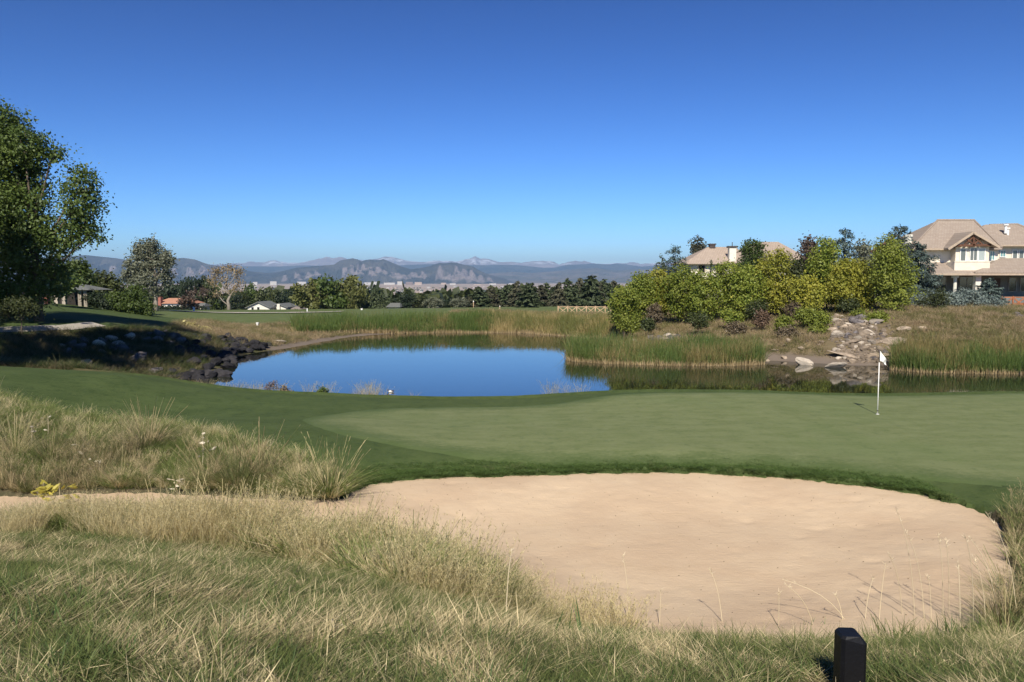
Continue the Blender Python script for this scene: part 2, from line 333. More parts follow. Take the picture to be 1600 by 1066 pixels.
def ground_mat():
    m, t = new_mat('ground_cover'); P = coords(t)
    big = noise(t, P, .06, 4); mid = noise(t, P, .7, 5); fine = noise(t, P, 9, 5, .65); vf = noise(t, P, 45, 3, .7)
    swirl = noise(t, P, .9, 5, .6, 2.5)
    mown = mixc(t, ramp(t, mid, .3, .7), rgb(.050, .078, .023), rgb(.074, .106, .033))
    mown = mixc(t, math_(t, 'MULTIPLY', ramp(t, fine, .35, .75), .5), mown, rgb(.09, .112, .041))
    mown = mixc(t, math_(t, 'MULTIPLY', ramp(t, big, .42, .62), .35), mown, rgb(.08, .105, .032))
    mown = mixc(t, math_(t, 'MULTIPLY', ramp(t, noise(t, P, 3.2, 6, .75), .48, .66), .55), mown, rgb(.030, .052, .015))
    mown = mixc(t, math_(t, 'MULTIPLY', ramp(t, noise(t, P, 22, 3, .8), .55, .75), .45), mown, rgb(.12, .15, .06))
    mown = mixc(t, attr(t, 'fairway'), mown, mixc(t, ramp(t, mid, .3, .7), rgb(.095, .125, .042), rgb(.125, .15, .056)))
    nat = mixc(t, ramp(t, swirl, .38, .60), rgb(.036, .042, .02), rgb(.13, .105, .06))
    nat = mixc(t, ramp(t, fine, .35, .8), nat, rgb(.10, .085, .05))
    bank = mixc(t, ramp(t, mid, .35, .65), rgb(.045, .055, .020), rgb(.12, .10, .05))
    bank = mixc(t, math_(t, 'MULTIPLY', ramp(t, fine, .45, .8), .6), bank, rgb(.17, .13, .075))
    hill = mixc(t, ramp(t, mid, .3, .7), rgb(.15, .115, .065), rgb(.24, .18, .105))
    hill = mixc(t, math_(t, 'MULTIPLY', ramp(t, fine, .4, .7), .55), hill, rgb(.11, .105, .045))
    mud = mixc(t, mid, rgb(.14, .11, .085), rgb(.22, .18, .14))
    sub = mixc(t, ramp(t, noise(t, P, .02, 4), .4, .6), rgb(.06, .085, .035), rgb(.16, .15, .10))
    pn = noise(t, coords(t, (1, .35, 1)), .004, 6, .6)
    pl = mixc(t, ramp(t, pn, .42, .60), rgb(.46, .35, .26), rgb(.34, .28, .21)); pl = mixc(t, ramp(t, noise(t, coords(t, (1, .35, 1)), .012, 5), .58, .72), pl, rgb(.13, .13, .08))
    col = mown
    for a, c in (('bank', bank), ('hill', hill), ('mud', mud), ('native', nat), ('suburb', sub), ('plain', pl)): col = mixc(t, attr(t, a), col, c)
    h = math_(t, 'ADD', math_(t, 'MULTIPLY', fine, .6), math_(t, 'MULTIPLY', vf, .4))
    finish(t, col, .95, h, .7, .035, .12); return m
ground = link('ground', raw_mesh('ground', np.stack([GX, GY, GZ], -1).reshape(-1, 3), quads, ground_mat(), {k: v for k, v in za.items()}, True))
tag(ground, kind='structure')

def disc_sheet(name, poly, zf, mat, rings=40, off=0., shrink=1., kind='structure', center=None):
    P = np.array(poly); c = np.array(center) if center is not None else P.mean(0); t = np.linspace(0, 1, rings + 1)[1:] ** .8
    X = np.concatenate([[c[0]], (c[0] + (P[:, 0] - c[0])[None] * t[:, None] * shrink).ravel()]); Y = np.concatenate([[c[1]], (c[1] + (P[:, 1] - c[1])[None] * t[:, None] * shrink).ravel()])
    n = len(P); k = np.arange(n); k2 = (k + 1) % n
    tri = np.stack([np.zeros(n, int), 1 + k, 1 + k2], -1); q = np.concatenate([np.stack([1 + r * n + k, 1 + (r + 1) * n + k, 1 + (r + 1) * n + k2, 1 + r * n + k2], -1) for r in range(rings - 1)])
    o = link(name, raw_mesh(name, np.stack([X, Y, zf(X, Y) + off], -1), [tri, q], mat, None, True)); tag(o, kind=kind); return o
def densify(P, step):
    P = np.array(P); o = []
    for a, b in zip(P, np.roll(P, -1, 0)):
        n = max(1, int(np.hypot(*(b - a)) / step)); o += [a + (b - a) * k / n for k in range(n)]
    return np.array(o)

# putting green: close-cut turf, paler than the collar
def green_mat():
    m, t = new_mat('putting_turf'); P = coords(t)
    a = noise(t, coords(t, (1, 2.2, 1)), .8, 6, .6); b = noise(t, coords(t, (1, 1.6, 1)), 7, 5, .7); c = noise(t, P, .15, 3)
    col = mixc(t, ramp(t, a, .32, .68), rgb(.125, .155, .056), rgb(.165, .192, .080))
    col = mixc(t, math_(t, 'MULTIPLY', ramp(t, b, .4, .75), .45), col, rgb(.205, .215, .110))
    col = mixc(t, math_(t, 'MULTIPLY', ramp(t, c, .5, .66), .35), col, rgb(.12, .165, .058))
    col = mixc(t, math_(t, 'MULTIPLY', ramp(t, noise(t, coords(t, (1, .8, 1)), 2.6, 6, .75), .50, .68), .5), col, rgb(.085, .118, .042))
    col = mixc(t, math_(t, 'MULTIPLY', ramp(t, noise(t, P, 26, 3, .8), .55, .75), .4), col, rgb(.24, .25, .13))
    wear = math_(t, 'MULTIPLY', ramp(t, noise(t, coords(t, (1, 2, 1)), 1.6, 6, .7), .58, .72), .30)
    col = mixc(t, wear, col, rgb(.20, .175, .095))
    eg = math_(t, 'ADD', math_(t, 'MULTIPLY', attr(t, 'rim'), .6), math_(t, 'MULTIPLY', math_(t, 'SUBTRACT', b, .5), .9)); eg = math_(t, 'ADD', eg, math_(t, 'MULTIPLY', math_(t, 'SUBTRACT', a, .5), .6))
    col = mixc(t, ramp(t, eg, .95, .15), col, rgb(.078, .112, .036))
    stripe = N(t, 'TexWave'); stripe.wave_type = 'BANDS'; L(t, coords(t, (.25, .55, 1)), stripe.inputs['Vector']); stripe.inputs['Scale'].default_value = .8; stripe.inputs['Distortion'].default_value = .6
    col = mixc(t, math_(t, 'MULTIPLY', stripe.outputs[1], .10), col, rgb(.20, .22, .11))
    finish(t, col, .9, noise(t, P, 30, 4, .7), .5, .012, .15); return m
GREEN_D = densify(GREEN, .35)
pg = disc_sheet('putting_green', GREEN_D, lambda x, y: H(x, y) + .05 * sm(-sdf(GREEN_D, x, y), 0, .5) - .02, green_mat(), 60, 0.)
co = np.empty(len(pg.data.vertices) * 3, np.float32); pg.data.vertices.foreach_get('co', co); co = co.reshape(-1, 3)
at_ = pg.data.attributes.new('rim', 'FLOAT', 'POINT'); at_.data.foreach_set('value', (-sdf(GREEN_D, co[:, 0], co[:, 1])).astype(np.float32))
# bunker sand
def sand_mat():
    m, t = new_mat('bunker_sand'); P = coords(t)
    a = noise(t, P, .45, 5, .6); b = noise(t, P, 14, 4, .7); c = noise(t, P, 3.2, 5, .6); st = noise(t, coords(t, (1, 3, 1)), 1.2, 5, .6)
    col = mixc(t, ramp(t, a, .35, .65), rgb(.535, .40, .265), rgb(.59, .455, .305))
    col = mixc(t, math_(t, 'MULTIPLY', ramp(t, st, .55, .72), .35), col, rgb(.50, .375, .235))
    col = mixc(t, math_(t, 'MULTIPLY', ramp(t, b, .66, .78), .5), col, rgb(.40, .30, .19))
    rake = noise(t, coords(t, (1, 9, 1)), 2.0, 3, .5, .6)
    h = math_(t, 'ADD', math_(t, 'ADD', math_(t, 'MULTIPLY', c, .7), math_(t, 'MULTIPLY', b, .45)), math_(t, 'MULTIPLY', rake, .25))
    h = math_(t, 'ADD', h, math_(t, 'MULTIPLY', noise(t, P, 60, 3, .8), .25))
    finish(t, col, .95, h, .55, .040, .1); return m
gx, gy = np.meshgrid(np.arange(-15.5, 10.5, .09), np.arange(8.2, 20.5, .09)); bb = bunk(gx, gy); keep = bb < .3
gid = np.full(gx.shape, -1); gid[keep] = np.arange(keep.sum())
q = np.stack([gid[:-1, :-1], gid[:-1, 1:], gid[1:, 1:], gid[1:, :-1]], -1).reshape(-1, 4); q = q[(q >= 0).all(1)]
pits = 0
for k in range(90):                        # scuffs and filled-in footprints
    a, b_ = rng.uniform(-2, 8), rng.uniform(10.5, 18); rad = rng.uniform(.07, .16); pits = pits - rng.uniform(.008, .028) * np.exp(-((gx - a) ** 2 + ((gy - b_) * 1.2) ** 2) / rad ** 2)
sz = sand_z(gx, gy, bb) + pits
sand = link('bunker_sand', raw_mesh('bunker_sand', np.stack([gx[keep], gy[keep], sz[keep]], -1), q, sand_mat(), None, True)); tag(sand, kind='structure')
# pond
def water_mat():
    m, t = new_mat('pond_water'); a = noise(t, coords(t, (1, .55, 1)), 1.6, 3, .55); b = noise(t, coords(t, (1, .6, 1)), 9, 2, .5)
    pt = ramp(t, noise(t, coords(t, (.5, 1.6, 1)), .10, 3), .45, .62)
    h = math_(t, 'ADD', math_(t, 'MULTIPLY', a, .8), math_(t, 'MULTIPLY', b, math_(t, 'ADD', math_(t, 'MULTIPLY', pt, .30), .08)))
    p = finish(t, rgb(.018, .022, .012), .03, h, .10, .02, .5); p.inputs['IOR'].default_value = 1.333; return m
c_ = POND.mean(0)
nrm = np.roll(POND, -1, 0) - np.roll(POND, 1, 0); nrm = np.stack([nrm[:, 1], -nrm[:, 0]], -1); nrm /= np.linalg.norm(nrm, axis=1)[:, None]
WP = POND + nrm * 1.2
me = bpy.data.meshes.new('pond_water'); me.from_pydata([(p[0], p[1], WATER) for p in WP], [], [list(range(len(WP)))]); me.materials.append(water_mat()); me.update()
if me.polygons[0].normal.z < 0: me.flip_normals()
tag(link('pond_water', me), kind='structure')
# cart paths
def ribbon(name, pts, width, mat, off=.03, n=60, label=None):
    P = np.array(pts, float); t = np.linspace(0, len(P) - 1, n); x = np.interp(t, range(len(P)), P[:, 0]); y = np.interp(t, range(len(P)), P[:, 1])
    d = np.stack([np.gradient(x), np.gradient(y)], -1); d /= np.linalg.norm(d, axis=1)[:, None]; V = []; Lc = np.linspace(-.5, .5, 5)
    X = x[:, None] + d[:, 1, None] * Lc * width; Y = y[:, None] - d[:, 0, None] * Lc * width; Z = H(X, Y) + off
    i = np.arange(n * 5).reshape(n, 5); q = np.stack([i[:-1, :-1], i[1:, :-1], i[1:, 1:], i[:-1, 1:]], -1).reshape(-1, 4)[:, ::-1]
    o = link(name, raw_mesh(name, np.stack([X, Y, Z], -1).reshape(-1, 3), q, mat)); tag(o, kind='structure'); return o
conc = plain('path_concrete', rgb(.42, .38, .31), .9, .15, .8, obj=False)
ribbon('cart_path', [(-60, 36), (-45, 40.5), (-36, 43), (-30, 45.5), (-27.2, 48.6), (-26.4, 51)], 1.3, conc, .05)
xs = lambda px, d: (px - 800) / F * d
ribbon('cart_path', [(xs(100, 119), 121), (xs(240, 118), 118.5), (xs(380, 118), 118), (xs(534, 118), 118.5)], 3.4, conc, .12)
# ---------------------------------------------------------------- mountains, far to near
def rock_mat(name, base1, base2, face, snow=None, steep=.55, sc_=.0012, slabs=False):
    m, t = new_mat(name); P = coords(t); n1 = noise(t, P, sc_, 6, .62); n2 = noise(t, P, sc_ * 4, 5, .6)
    col = mixc(t, ramp(t, n1, .38, .62), base1, base2)
    g = N(t, 'NewGeometry'); sep = N(t, 'SeparateXYZ'); L(t, g.outputs['Normal'], sep.inputs[0])
    st = math_(t, 'ADD', math_(t, 'SUBTRACT', 1, sep.outputs[2]), math_(t, 'MULTIPLY', math_(t, 'SUBTRACT', n2, .5), .5))
    if slabs: fac = math_(t, 'MULTIPLY', attr(t, 'slab'), ramp(t, n2, .3, .5))
    else: fac = ramp(t, st, steep - .08, steep + .08)
    col = mixc(t, fac, col, face)
    if snow is not None:
        col = mixc(t, math_(t, 'MULTIPLY', attr(t, 'snow'), ramp(t, n2, .44, .54)), col, rgb(.75, .77, .8))
    finish(t, col, .95, n2, .5, 30, .1); return m
def range_mesh(name, prof, D, base_z, depth, mat, seed, rough=.25, nx=420, nv=46, freq=6., jag=0.0, slabs=None, snowline=None):
    prof = np.array(prof, float); px = np.linspace(prof[0, 0], prof[-1, 0], nx); py = np.interp(px, prof[:, 0], prof[:, 1])
    py = py - jag * np.abs(fbm(px * .09, px * 0, 4, seed)) + jag * .4 * fbm(px * .35, px * 0 + 4, 2, seed + 3)
    x = (px - 800) / (F * CP) * D; zc = EYE + (440 - py) / F * D * 1.0
    v = np.concatenate([np.linspace(0, 1, nv), np.linspace(1.04, 1.5, 8)])
    Y = np.repeat((D - depth + v * depth)[:, None], nx, 1); X = np.repeat(x[None], len(v), 0) * (Y / D)
    s = np.where(v < 1, np.clip(v, 0, 1) ** 1.25, 1 - (v - 1) * 1.4)[:, None]
    spur = (1 - np.abs(fbm(X / D * freq * 9, Y / D * freq * 3 + seed, 5, seed + 9)) * 2.2)
    amp = (np.sin(np.clip(v, 0, 1) * math.pi) ** .8)[:, None] * rough
    hgt = (zc - base_z)[None]
    Z = base_z + hgt * (s + amp * (spur - .65)); Z = np.where(v[:, None] > 0, Z, base_z - 20)
    Z = np.minimum(Z, base_z + hgt * np.maximum(s, .04) * 1.0 + hgt * amp * .55)
    att = {'snow': np.zeros(X.size), 'slab': np.zeros(X.size)}
    if snowline is not None: att['snow'] = (sm(Z, snowline, snowline + 120) * sm(fbm(X / 500, Y / 500, 3, seed + 40), -.05, .25)).ravel()
    if slabs:
        # great tilted sandstone slabs leaning against the slope
        S = np.zeros_like(X)
        for (p0, v0, wd, hh) in slabs:
            cx = (p0 - 800) / (F * CP) * D
            u = (X / (Y / D) - cx) / (wd / F * D); vv = (v[:, None] - v0) / hh
            tri = sm(1 - np.abs(u + .35 * (vv - .5)) * 1.0 - np.clip(vv, 0, 1) * .75, .0, .25) * ((vv > 0) & (vv < 1))
            S = np.maximum(S, tri); Z = Z + tri * hgt * .06
        att['slab'] = S.ravel()
    i = np.arange(X.size).reshape(X.shape); q = np.stack([i[:-1, :-1], i[:-1, 1:], i[1:, 1:], i[1:, :-1]], -1).reshape(-1, 4)
    o = link(name, raw_mesh(name, np.stack([X, Y, Z], -1).reshape(-1, 3), q, mat, att, False)); tag(o, kind='structure'); return o
PEAKS = [(-500, 418), (-200, 412), (0, 410), (200, 412), (340, 414), (371, 412), (384, 412), (394, 409), (405, 410), (412, 411), (431, 407), (440, 409), (450, 411), (470, 411), (487, 408), (500, 405), (515, 402), (523, 404), (530, 402), (538, 403), (548, 406),
    (575, 407), (595, 404), (603, 402), (609, 403), (614, 402), (625, 405), (637, 408), (650, 409), (665, 410), (680, 408), (702, 408), (711, 410), (728, 406), (736, 405), (743, 402), (752, 405), (762, 405), (779, 410), (801, 410), (816, 411), (830, 409.5), (842, 409), (855, 408.5),
    (865, 410), (872, 414), (880, 412), (887, 410), (899, 407.5), (905, 409.5), (912, 408), (925, 412), (944, 413), (962, 412), (976, 413), (989, 410), (1000, 413), (1040, 411), (1100, 414), (1300, 412), (1600, 416), (2100, 414)]
MIDR = [(-500, 424), (100, 420), (300, 418), (375, 416), (430, 417), (480, 415), (540, 417), (600, 416), (627, 415), (640, 414), (680, 413), (724, 414), (756, 415), (784, 414), (812, 415), (841, 418), (865, 419), (876, 416), (887, 414), (910, 413.5), (925, 412), (951, 414), (962, 412), (981, 414), (1000, 417),
    (1050, 414), (1100, 417), (1300, 415), (1700, 420), (2100, 418)]
FOOT = [(620, 436), (700, 432), (760, 428), (800, 425), (830, 427), (870, 424), (900, 421), (930, 419), (960, 423), (1000, 420), (1040, 426), (1100, 424), (1300, 426), (1500, 424), (1800, 430), (2100, 430)]
FRONT = [(-500, 425), (-300, 408), (-100, 404), (40, 405), (100, 402), (140, 399), (156, 401), (187, 404), (205, 407), (225, 411), (245, 409), (270, 405), (291, 403.5), (309, 406), (324, 412), (337, 415), (360, 417), (380, 422), (400, 425), (420, 427), (440, 425), (452, 422), (464, 419), (480, 417.5), (496, 416), (512, 415), (524, 414),
    (534, 407), (543, 406), (552, 404), (560, 405.5), (567, 409), (573, 406.5), (579, 406), (592, 407), (601, 405.5), (614, 411), (629, 417), (643, 421), (654, 419.5), (666, 418), (674, 415.5), (687, 411.5), (697, 412), (706, 410.5), (714, 411), (721, 413), (740, 417), (749, 423), (764, 429), (786, 435), (800, 440), (812, 445)]
BLUFF = [(800, 441), (850, 436), (900, 432), (950, 434), (1000, 430), (1100, 432), (1300, 433), (1600, 431), (2100, 436)]
range_mesh('mountain_peaks', PEAKS, 24000, 40, 5200, rock_mat('peak_rock', rgb(.26, .22, .20), rgb(.34, .28, .25), rgb(.40, .34, .31), True, .75, .0012), 3, .22, 620, 40, 9, 1.6, None, 440)
range_mesh('mountain_ridge', MIDR, 17500, 20, 4200, rock_mat('ridge_forest', rgb(.035, .05, .05), rgb(.075, .08, .07), rgb(.13, .11, .10), None, .8, .0012), 5, .25, 520, 40, 8, .3)
range_mesh('foothills', FOOT, 13500, -5, 2600, rock_mat('foot_scrub', rgb(.08, .08, .06), rgb(.16, .135, .11), rgb(.17, .14, .12), None, .9, .0016), 8, .3, 420, 36, 6)
range_mesh('foothills', BLUFF, 11800, -12, 1500, rock_mat('bluff_scrub', rgb(.07, .075, .045), rgb(.18, .14, .10), rgb(.2, .16, .12), None, .9, .002), 18, .3, 300, 30, 6)
SL = [(448, .30, 9, .3), (466, .34, 9, .34), (484, .36, 9, .34), (497, .40, 8, .34), (541, .36, 9, .38), (552, .36, 9, .36), (563, .38, 8, .36), (570, .52, 9, .36), (582, .34, 9, .32), (592, .40, 8, .34), (606, .34, 10, .30), (618, .30, 12, .32), (629, .28, 12, .34), (647, .34, 14, .5), (662, .34, 8, .36),
      (690, .18, 14, .62), (703, .16, 12, .45), (716, .20, 14, .66), (727, .16, 13, .66), (739, .15, 12, .6), (752, .2, 10, .5), (765, .2, 8, .5), (275, .45, 8, .2), (300, .4, 9, .22), (322, .45, 12, .35), (335, .3, 9, .4), (232, .4, 8, .2), (180, .5, 8, .2)]
range_mesh('flatiron_mountains', FRONT, 10400, -16, 1500, rock_mat('flatiron_rock', rgb(.032, .038, .034), rgb(.085, .080, .065), rgb(.22, .185, .17), None, .8, .0022, True), 12, .30, 760, 60, 7, .35, SL)
# the air between here and there
def haze():
    o = MB().box(-27000, 27000, -60, 31000, -150, 860).build('haze', None)
    m, t = new_mat('haze_air'); pv = N(t, 'VolumePrincipled'); pv.inputs['Color'].default_value = rgb(.44, .68, 1.0)
    pv.inputs['Density'].default_value = HAZE; pv.inputs['Anisotropy'].default_value = 0
    oo = N(t, 'OutputMaterial'); L(t, pv.outputs[0], oo.inputs['Volume']); o.data.materials.append(m); tag(o, kind='stuff')
HAZE = 5.4e-5
haze()
# ---------------------------------------------------------------- leaves, blades and trees
def hit(px, py):                             # where the sight line through (px, py) meets the ground
    dx, dy, dz = px - 800, F * CP + (533 - py) * SP, -F * SP + (533 - py) * CP
    d = np.geomspace(2.5, 300, 900); z = H(dx / dy * d, d); k = np.argmax(z >= EYE + dz / dy * d); return (dx / dy * d[k], d[k], z[k])
def blades(P, h, wd, az, lean, curl, seg=2, tint=None, r=None, tip=.15):
    """n curved blades: P (n,3) roots, the rest (n,) arrays or numbers"""
    r = r or rng; n = len(P); f = lambda a: np.broadcast_to(np.asarray(a, float), (n,))
    h, wd, az, lean, curl = map(f, (h, wd, az, lean, curl)); fa = r.uniform(0, 6.283, n)
    t = np.linspace(0, 1, seg + 1)
    o = (lean[:, None] * t + curl[:, None] * t ** 2) * h[:, None]; up = h[:, None] * (t - .42 * np.minimum(curl[:, None] ** 2, 2) * t ** 2) * np.cos(np.minimum(lean, 1.4))[:, None]
    cx = P[:, 0, None] + o * np.cos(az)[:, None]; cy = P[:, 1, None] + o * np.sin(az)[:, None]; cz = P[:, 2, None] + np.maximum(up, .012)
    ww = wd[:, None] * (1 - (1 - tip) * t ** 1.5) / 2; wx = np.cos(fa)[:, None] * ww; wy = np.sin(fa)[:, None] * ww
    V = np.stack([np.stack([cx - wx, cy - wy, cz], -1), np.stack([cx + wx, cy + wy, cz], -1)], 2)      # n, seg+1, 2, 3
    b = (np.arange(n) * (seg + 1) * 2)[:, None] + (np.arange(seg) * 2)[None]
    Q = np.stack([b, b + 1, b + 3, b + 2], -1).reshape(-1, 4)
    ti = r.random(n) if tint is None else f(tint)
    return V.reshape(-1, 3), Q, np.repeat(ti, (seg + 1) * 2), np.broadcast_to(np.repeat(t, 2)[None], (n, (seg + 1) * 2)).ravel()
def join(parts):
    V, Q, T, Hh = [], [], [], []; b = 0
    for v, q, t, h in parts: V.append(v); Q.append(q + b); T.append(t); Hh.append(h); b += len(v)
    return np.concatenate(V), np.concatenate(Q), np.concatenate(T), np.concatenate(Hh)
def blade_mesh(name, parts, mat):
    V, Q, T, Hh = join(parts); return raw_mesh(name, V, Q, mat, {'tint': T, 'hh': Hh})
def grass_mat(name, g1, g2, s1, s2, lo=.35, hi=.65, nsc=.8, root=None, rootto=.4, trans=.25, dist=1.5, bias=0.):
    """green g1..g2 and straw s1..s2; which one follows patches in the ground and each blade's tint; root = colour of the lower blade"""
    m, t = new_mat(name); ti = attr(t, 'tint'); hh = attr(t, 'hh'); n1 = noise(t, coords(t), nsc, 4, .6, dist); inf = N(t, 'ObjectInfo').outputs['Random']
    n1 = math_(t, 'ADD', math_(t, 'MULTIPLY', math_(t, 'SUBTRACT', n1, .5), 2.3), .5)
    k = math_(t, 'ADD', math_(t, 'MULTIPLY', math_(t, 'SUBTRACT', ti, .5), .42), n1); k = math_(t, 'ADD', k, math_(t, 'MULTIPLY', math_(t, 'SUBTRACT', inf, .5), .25)); k = math_(t, 'ADD', k, bias)
    fr = math_(t, 'FRACT', math_(t, 'MULTIPLY', ti, 7.31))
    col = mixc(t, ramp(t, k, lo, hi), mixc(t, fr, g1, g2), mixc(t, fr, s1, s2))
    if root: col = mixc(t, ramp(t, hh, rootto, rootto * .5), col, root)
    p = finish(t, col, .6, spec=.25); tr = N(t, 'BsdfTranslucent'); L(t, col, tr.inputs[0]); mx = N(t, 'MixShader'); mx.inputs[0].default_value = trans
    o = [n for n in t.nodes if n.type == 'OUTPUT_MATERIAL'][0]; L(t, p.outputs[0], mx.inputs[1]); L(t, tr.outputs[0], mx.inputs[2]); L(t, mx.outputs[0], o.inputs[0]); return m
def cloud(blobs, n, size, seed, clump=.22, per=26, up=.5, elong=1.3, shell=.55):
    """leaf-sized faces gathered in clumps through ellipsoids (cx,cy,cz,rx,ry,rz)"""
    r = np.random.default_rng(seed); B = np.array(blobs, float); vol = (B[:, 3] * B[:, 4] * B[:, 5]) ** .72; k = r.choice(len(B), max(4, n // per), p=vol / vol.sum())
    d = r.normal(size=(len(k), 3)); d /= np.linalg.norm(d, axis=1)[:, None]; rad = shell + (1 - shell) * r.random(len(k)) ** .6
    C = B[k, :3] + d * rad[:, None] * B[k, 3:]; cs = r.uniform(.6, 1.25, len(k)) * clump; ct = r.random(len(k))
    j = r.integers(0, len(k), n); P = C[j] + r.normal(size=(n, 3)) * cs[j, None] * np.array([1, 1, .75])
    nrm = d[j] * .7 + r.normal(size=(n, 3)) * .8; nrm[:, 2] += up; nrm /= np.linalg.norm(nrm, axis=1)[:, None]
    a = np.cross(nrm, r.normal(size=(n, 3))); a /= np.linalg.norm(a, axis=1)[:, None]; b = np.cross(nrm, a); s = size * r.uniform(.6, 1.3, n)[:, None] * .5
    V = np.stack([P - a * s * elong, P - b * s * .8, P + a * s * elong, P + b * s * .8], 1).reshape(-1, 3); Q = np.arange(n * 4).reshape(n, 4)
    tint = np.repeat(np.clip(.55 * ct[j] + .45 * r.random(n), 0, 1), 4); return V, Q, tint
def crown(name, blobs, n, size, mat, seed, parent, **kw):
    V, Q, T = cloud(blobs, n, size, seed, **kw); return link(name, raw_mesh(name, V, Q, mat, {'tint': T}), parent)
def limb_mesh(blobs, base, seed, r0, mat, top=None, lean=(0, 0), twig=True):
    """trunk and limbs reaching into the blobs"""
    r = np.random.default_rng(seed); m = MB(); B = np.array(blobs); zt = (B[:, 2].max() - base) * .62 if top is None else top
    P = [(lean[0] * k / 5 + r.normal() * .06 * k * r0 * 3, lean[1] * k / 5 + r.normal() * .05 * k * r0 * 3, base - .3 + (zt + .3) * k / 5) for k in range(6)]
    m.tube(P, [r0 * (1.25 if k == 0 else 1 - .14 * k) for k in range(6)], 8)
    for b in B:
        s = P[min(4, max(1, int((b[2] - base) / max(zt, .1) * 4 - .6)))]; s = Vector(s); e = Vector(b[:3]); mid = (s + e) / 2 + Vector((0, 0, -.08 * (e - s).length))
        m.tube([s, mid, e], [r0 * .42, r0 * .28, r0 * .1], 6)
        if twig:
            for _ in range(4):
                q = Vector(b[:3]) + Vector(r.normal(size=3) * b[3:] * .55); m.tube([mid.lerp(e, .5), q], [r0 * .13, r0 * .04], 4)
    return m
bark = plain('bark', rgb(.13, .10, .075), .9, .45, 2.5, .8, .03); bark_pale = plain('pale_bark', rgb(.27, .23, .18), .9, .3, 2.5, .8, .03); bark_dark = plain('dark_bark', rgb(.05, .04, .032), .9, .4, 2.5, .8, .03)

M_big = leaf_mat('cottonwood_leaves', rgb(.050, .085, .020), rgb(.155, .205, .042), rgb(.22, .28, .16), .25)
M_olive = leaf_mat('olive_leaves', rgb(.035, .048, .016), rgb(.105, .12, .035), None, .2)
M_silver = leaf_mat('silver_leaves', rgb(.12, .13, .08), rgb(.26, .27, .18), None, .2)
M_yg = leaf_mat('yellow_green_leaves', rgb(.13, .185, .025), rgb(.34, .35, .06), rgb(.52, .47, .10), .35, nscale=.6)
M_yg2 = leaf_mat('yellowing_leaves', rgb(.20, .22, .03), rgb(.46, .42, .06), rgb(.56, .45, .09), .35, nscale=.6)
M_lime = leaf_mat('lime_leaves', rgb(.16, .20, .03), rgb(.34, .36, .065), None, .35)
M_grove = leaf_mat('grove_leaves', rgb(.085, .095, .028), rgb(.20, .205, .06), None, .25)
M_mid = leaf_mat('mid_green_leaves', rgb(.045, .075, .018), rgb(.12, .16, .03), None, .25)
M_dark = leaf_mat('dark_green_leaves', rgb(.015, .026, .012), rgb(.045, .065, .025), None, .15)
M_pine = leaf_mat('pine_needles', rgb(.036, .054, .024), rgb(.105, .13, .055), None, .1, .7)
M_pine2 = leaf_mat('brownish_pine_needles', rgb(.045, .048, .028), rgb(.11, .105, .058), None, .1, .7)
M_spruce = leaf_mat('blue_spruce_needles', rgb(.045, .07, .058), rgb(.13, .17, .145), None, .1, .7)
M_juni = leaf_mat('blue_juniper_needles', rgb(.10, .13, .115), rgb(.26, .31, .27), None, .1, .7)
M_purple = leaf_mat('bronze_leaves', rgb(.06, .042, .032), rgb(.15, .105, .07), None, .2)
M_red = leaf_mat('russet_leaves', rgb(.12, .075, .05), rgb(.24, .165, .10), None, .2)
M_tan = leaf_mat('tan_leaves', rgb(.18, .135, .07), rgb(.34, .26, .15), None, .2)
M_brown = leaf_mat('brown_twigs', rgb(.10, .075, .045), rgb(.20, .155, .09), None, .15)
M_cream = leaf_mat('cream_flowers', rgb(.42, .36, .12), rgb(.62, .55, .26), None, .2)

def tree(name, label, cat, group, px, d, blobs_px, n, leaf, mat, seed, r0=.25, bmat=None, depth=.9, clump=.22, per=26, base_px=None, parts=('crown', 'trunk'), base_off=0, shell=.55, up=.5, twig=True):
    """blobs_px: (px, py, radius x in px, radius y in px) seen at distance d"""
    g = on(base_px if base_px is not None else px, d); e = empty(name, (g[0], g[1], g[2] + base_off)); tag(e, label, cat, group); r = np.random.default_rng(seed)
    B = []
    for (bx, by, rx, ry) in blobs_px:
        p = at(bx, by, d); s = d / F; B.append((p[0] - g[0], r.uniform(-.5, .5) * rx * s * depth, p[2] - g[2] - base_off, rx * s, rx * s * depth, ry * s))
    crown(parts[0], B, n, leaf, mat, seed, e, clump=clump, per=per, shell=shell, up=up)
    if r0: limb_mesh(B, 0, seed, r0, bmat or bark, twig=twig).build(parts[1], bmat or bark, e, smooth=True)
    return e
def oval(px, top, bot, hw, k=7, seed=0, pear=.35):
    """blobs filling an uneven crown between top and bottom"""
    r = np.random.default_rng(seed + 500); o = []; hgt = bot - top
    for i in range(k):
        f = (i + .5) / k; wd = hw * math.sin(math.pi * min(1, max(.12, f ** .8))) ** .6 * (1 + pear * (f - .5)); rr_ = min(hw * .62, hgt * .36)
        o.append((px + r.uniform(-1, 1) * max(0, wd - rr_ * .75), top + rr_ * .8 + (hgt - rr_ * 1.6) * f, rr_ * r.uniform(.8, 1.15), rr_ * r.uniform(.75, 1.05)))
    return o
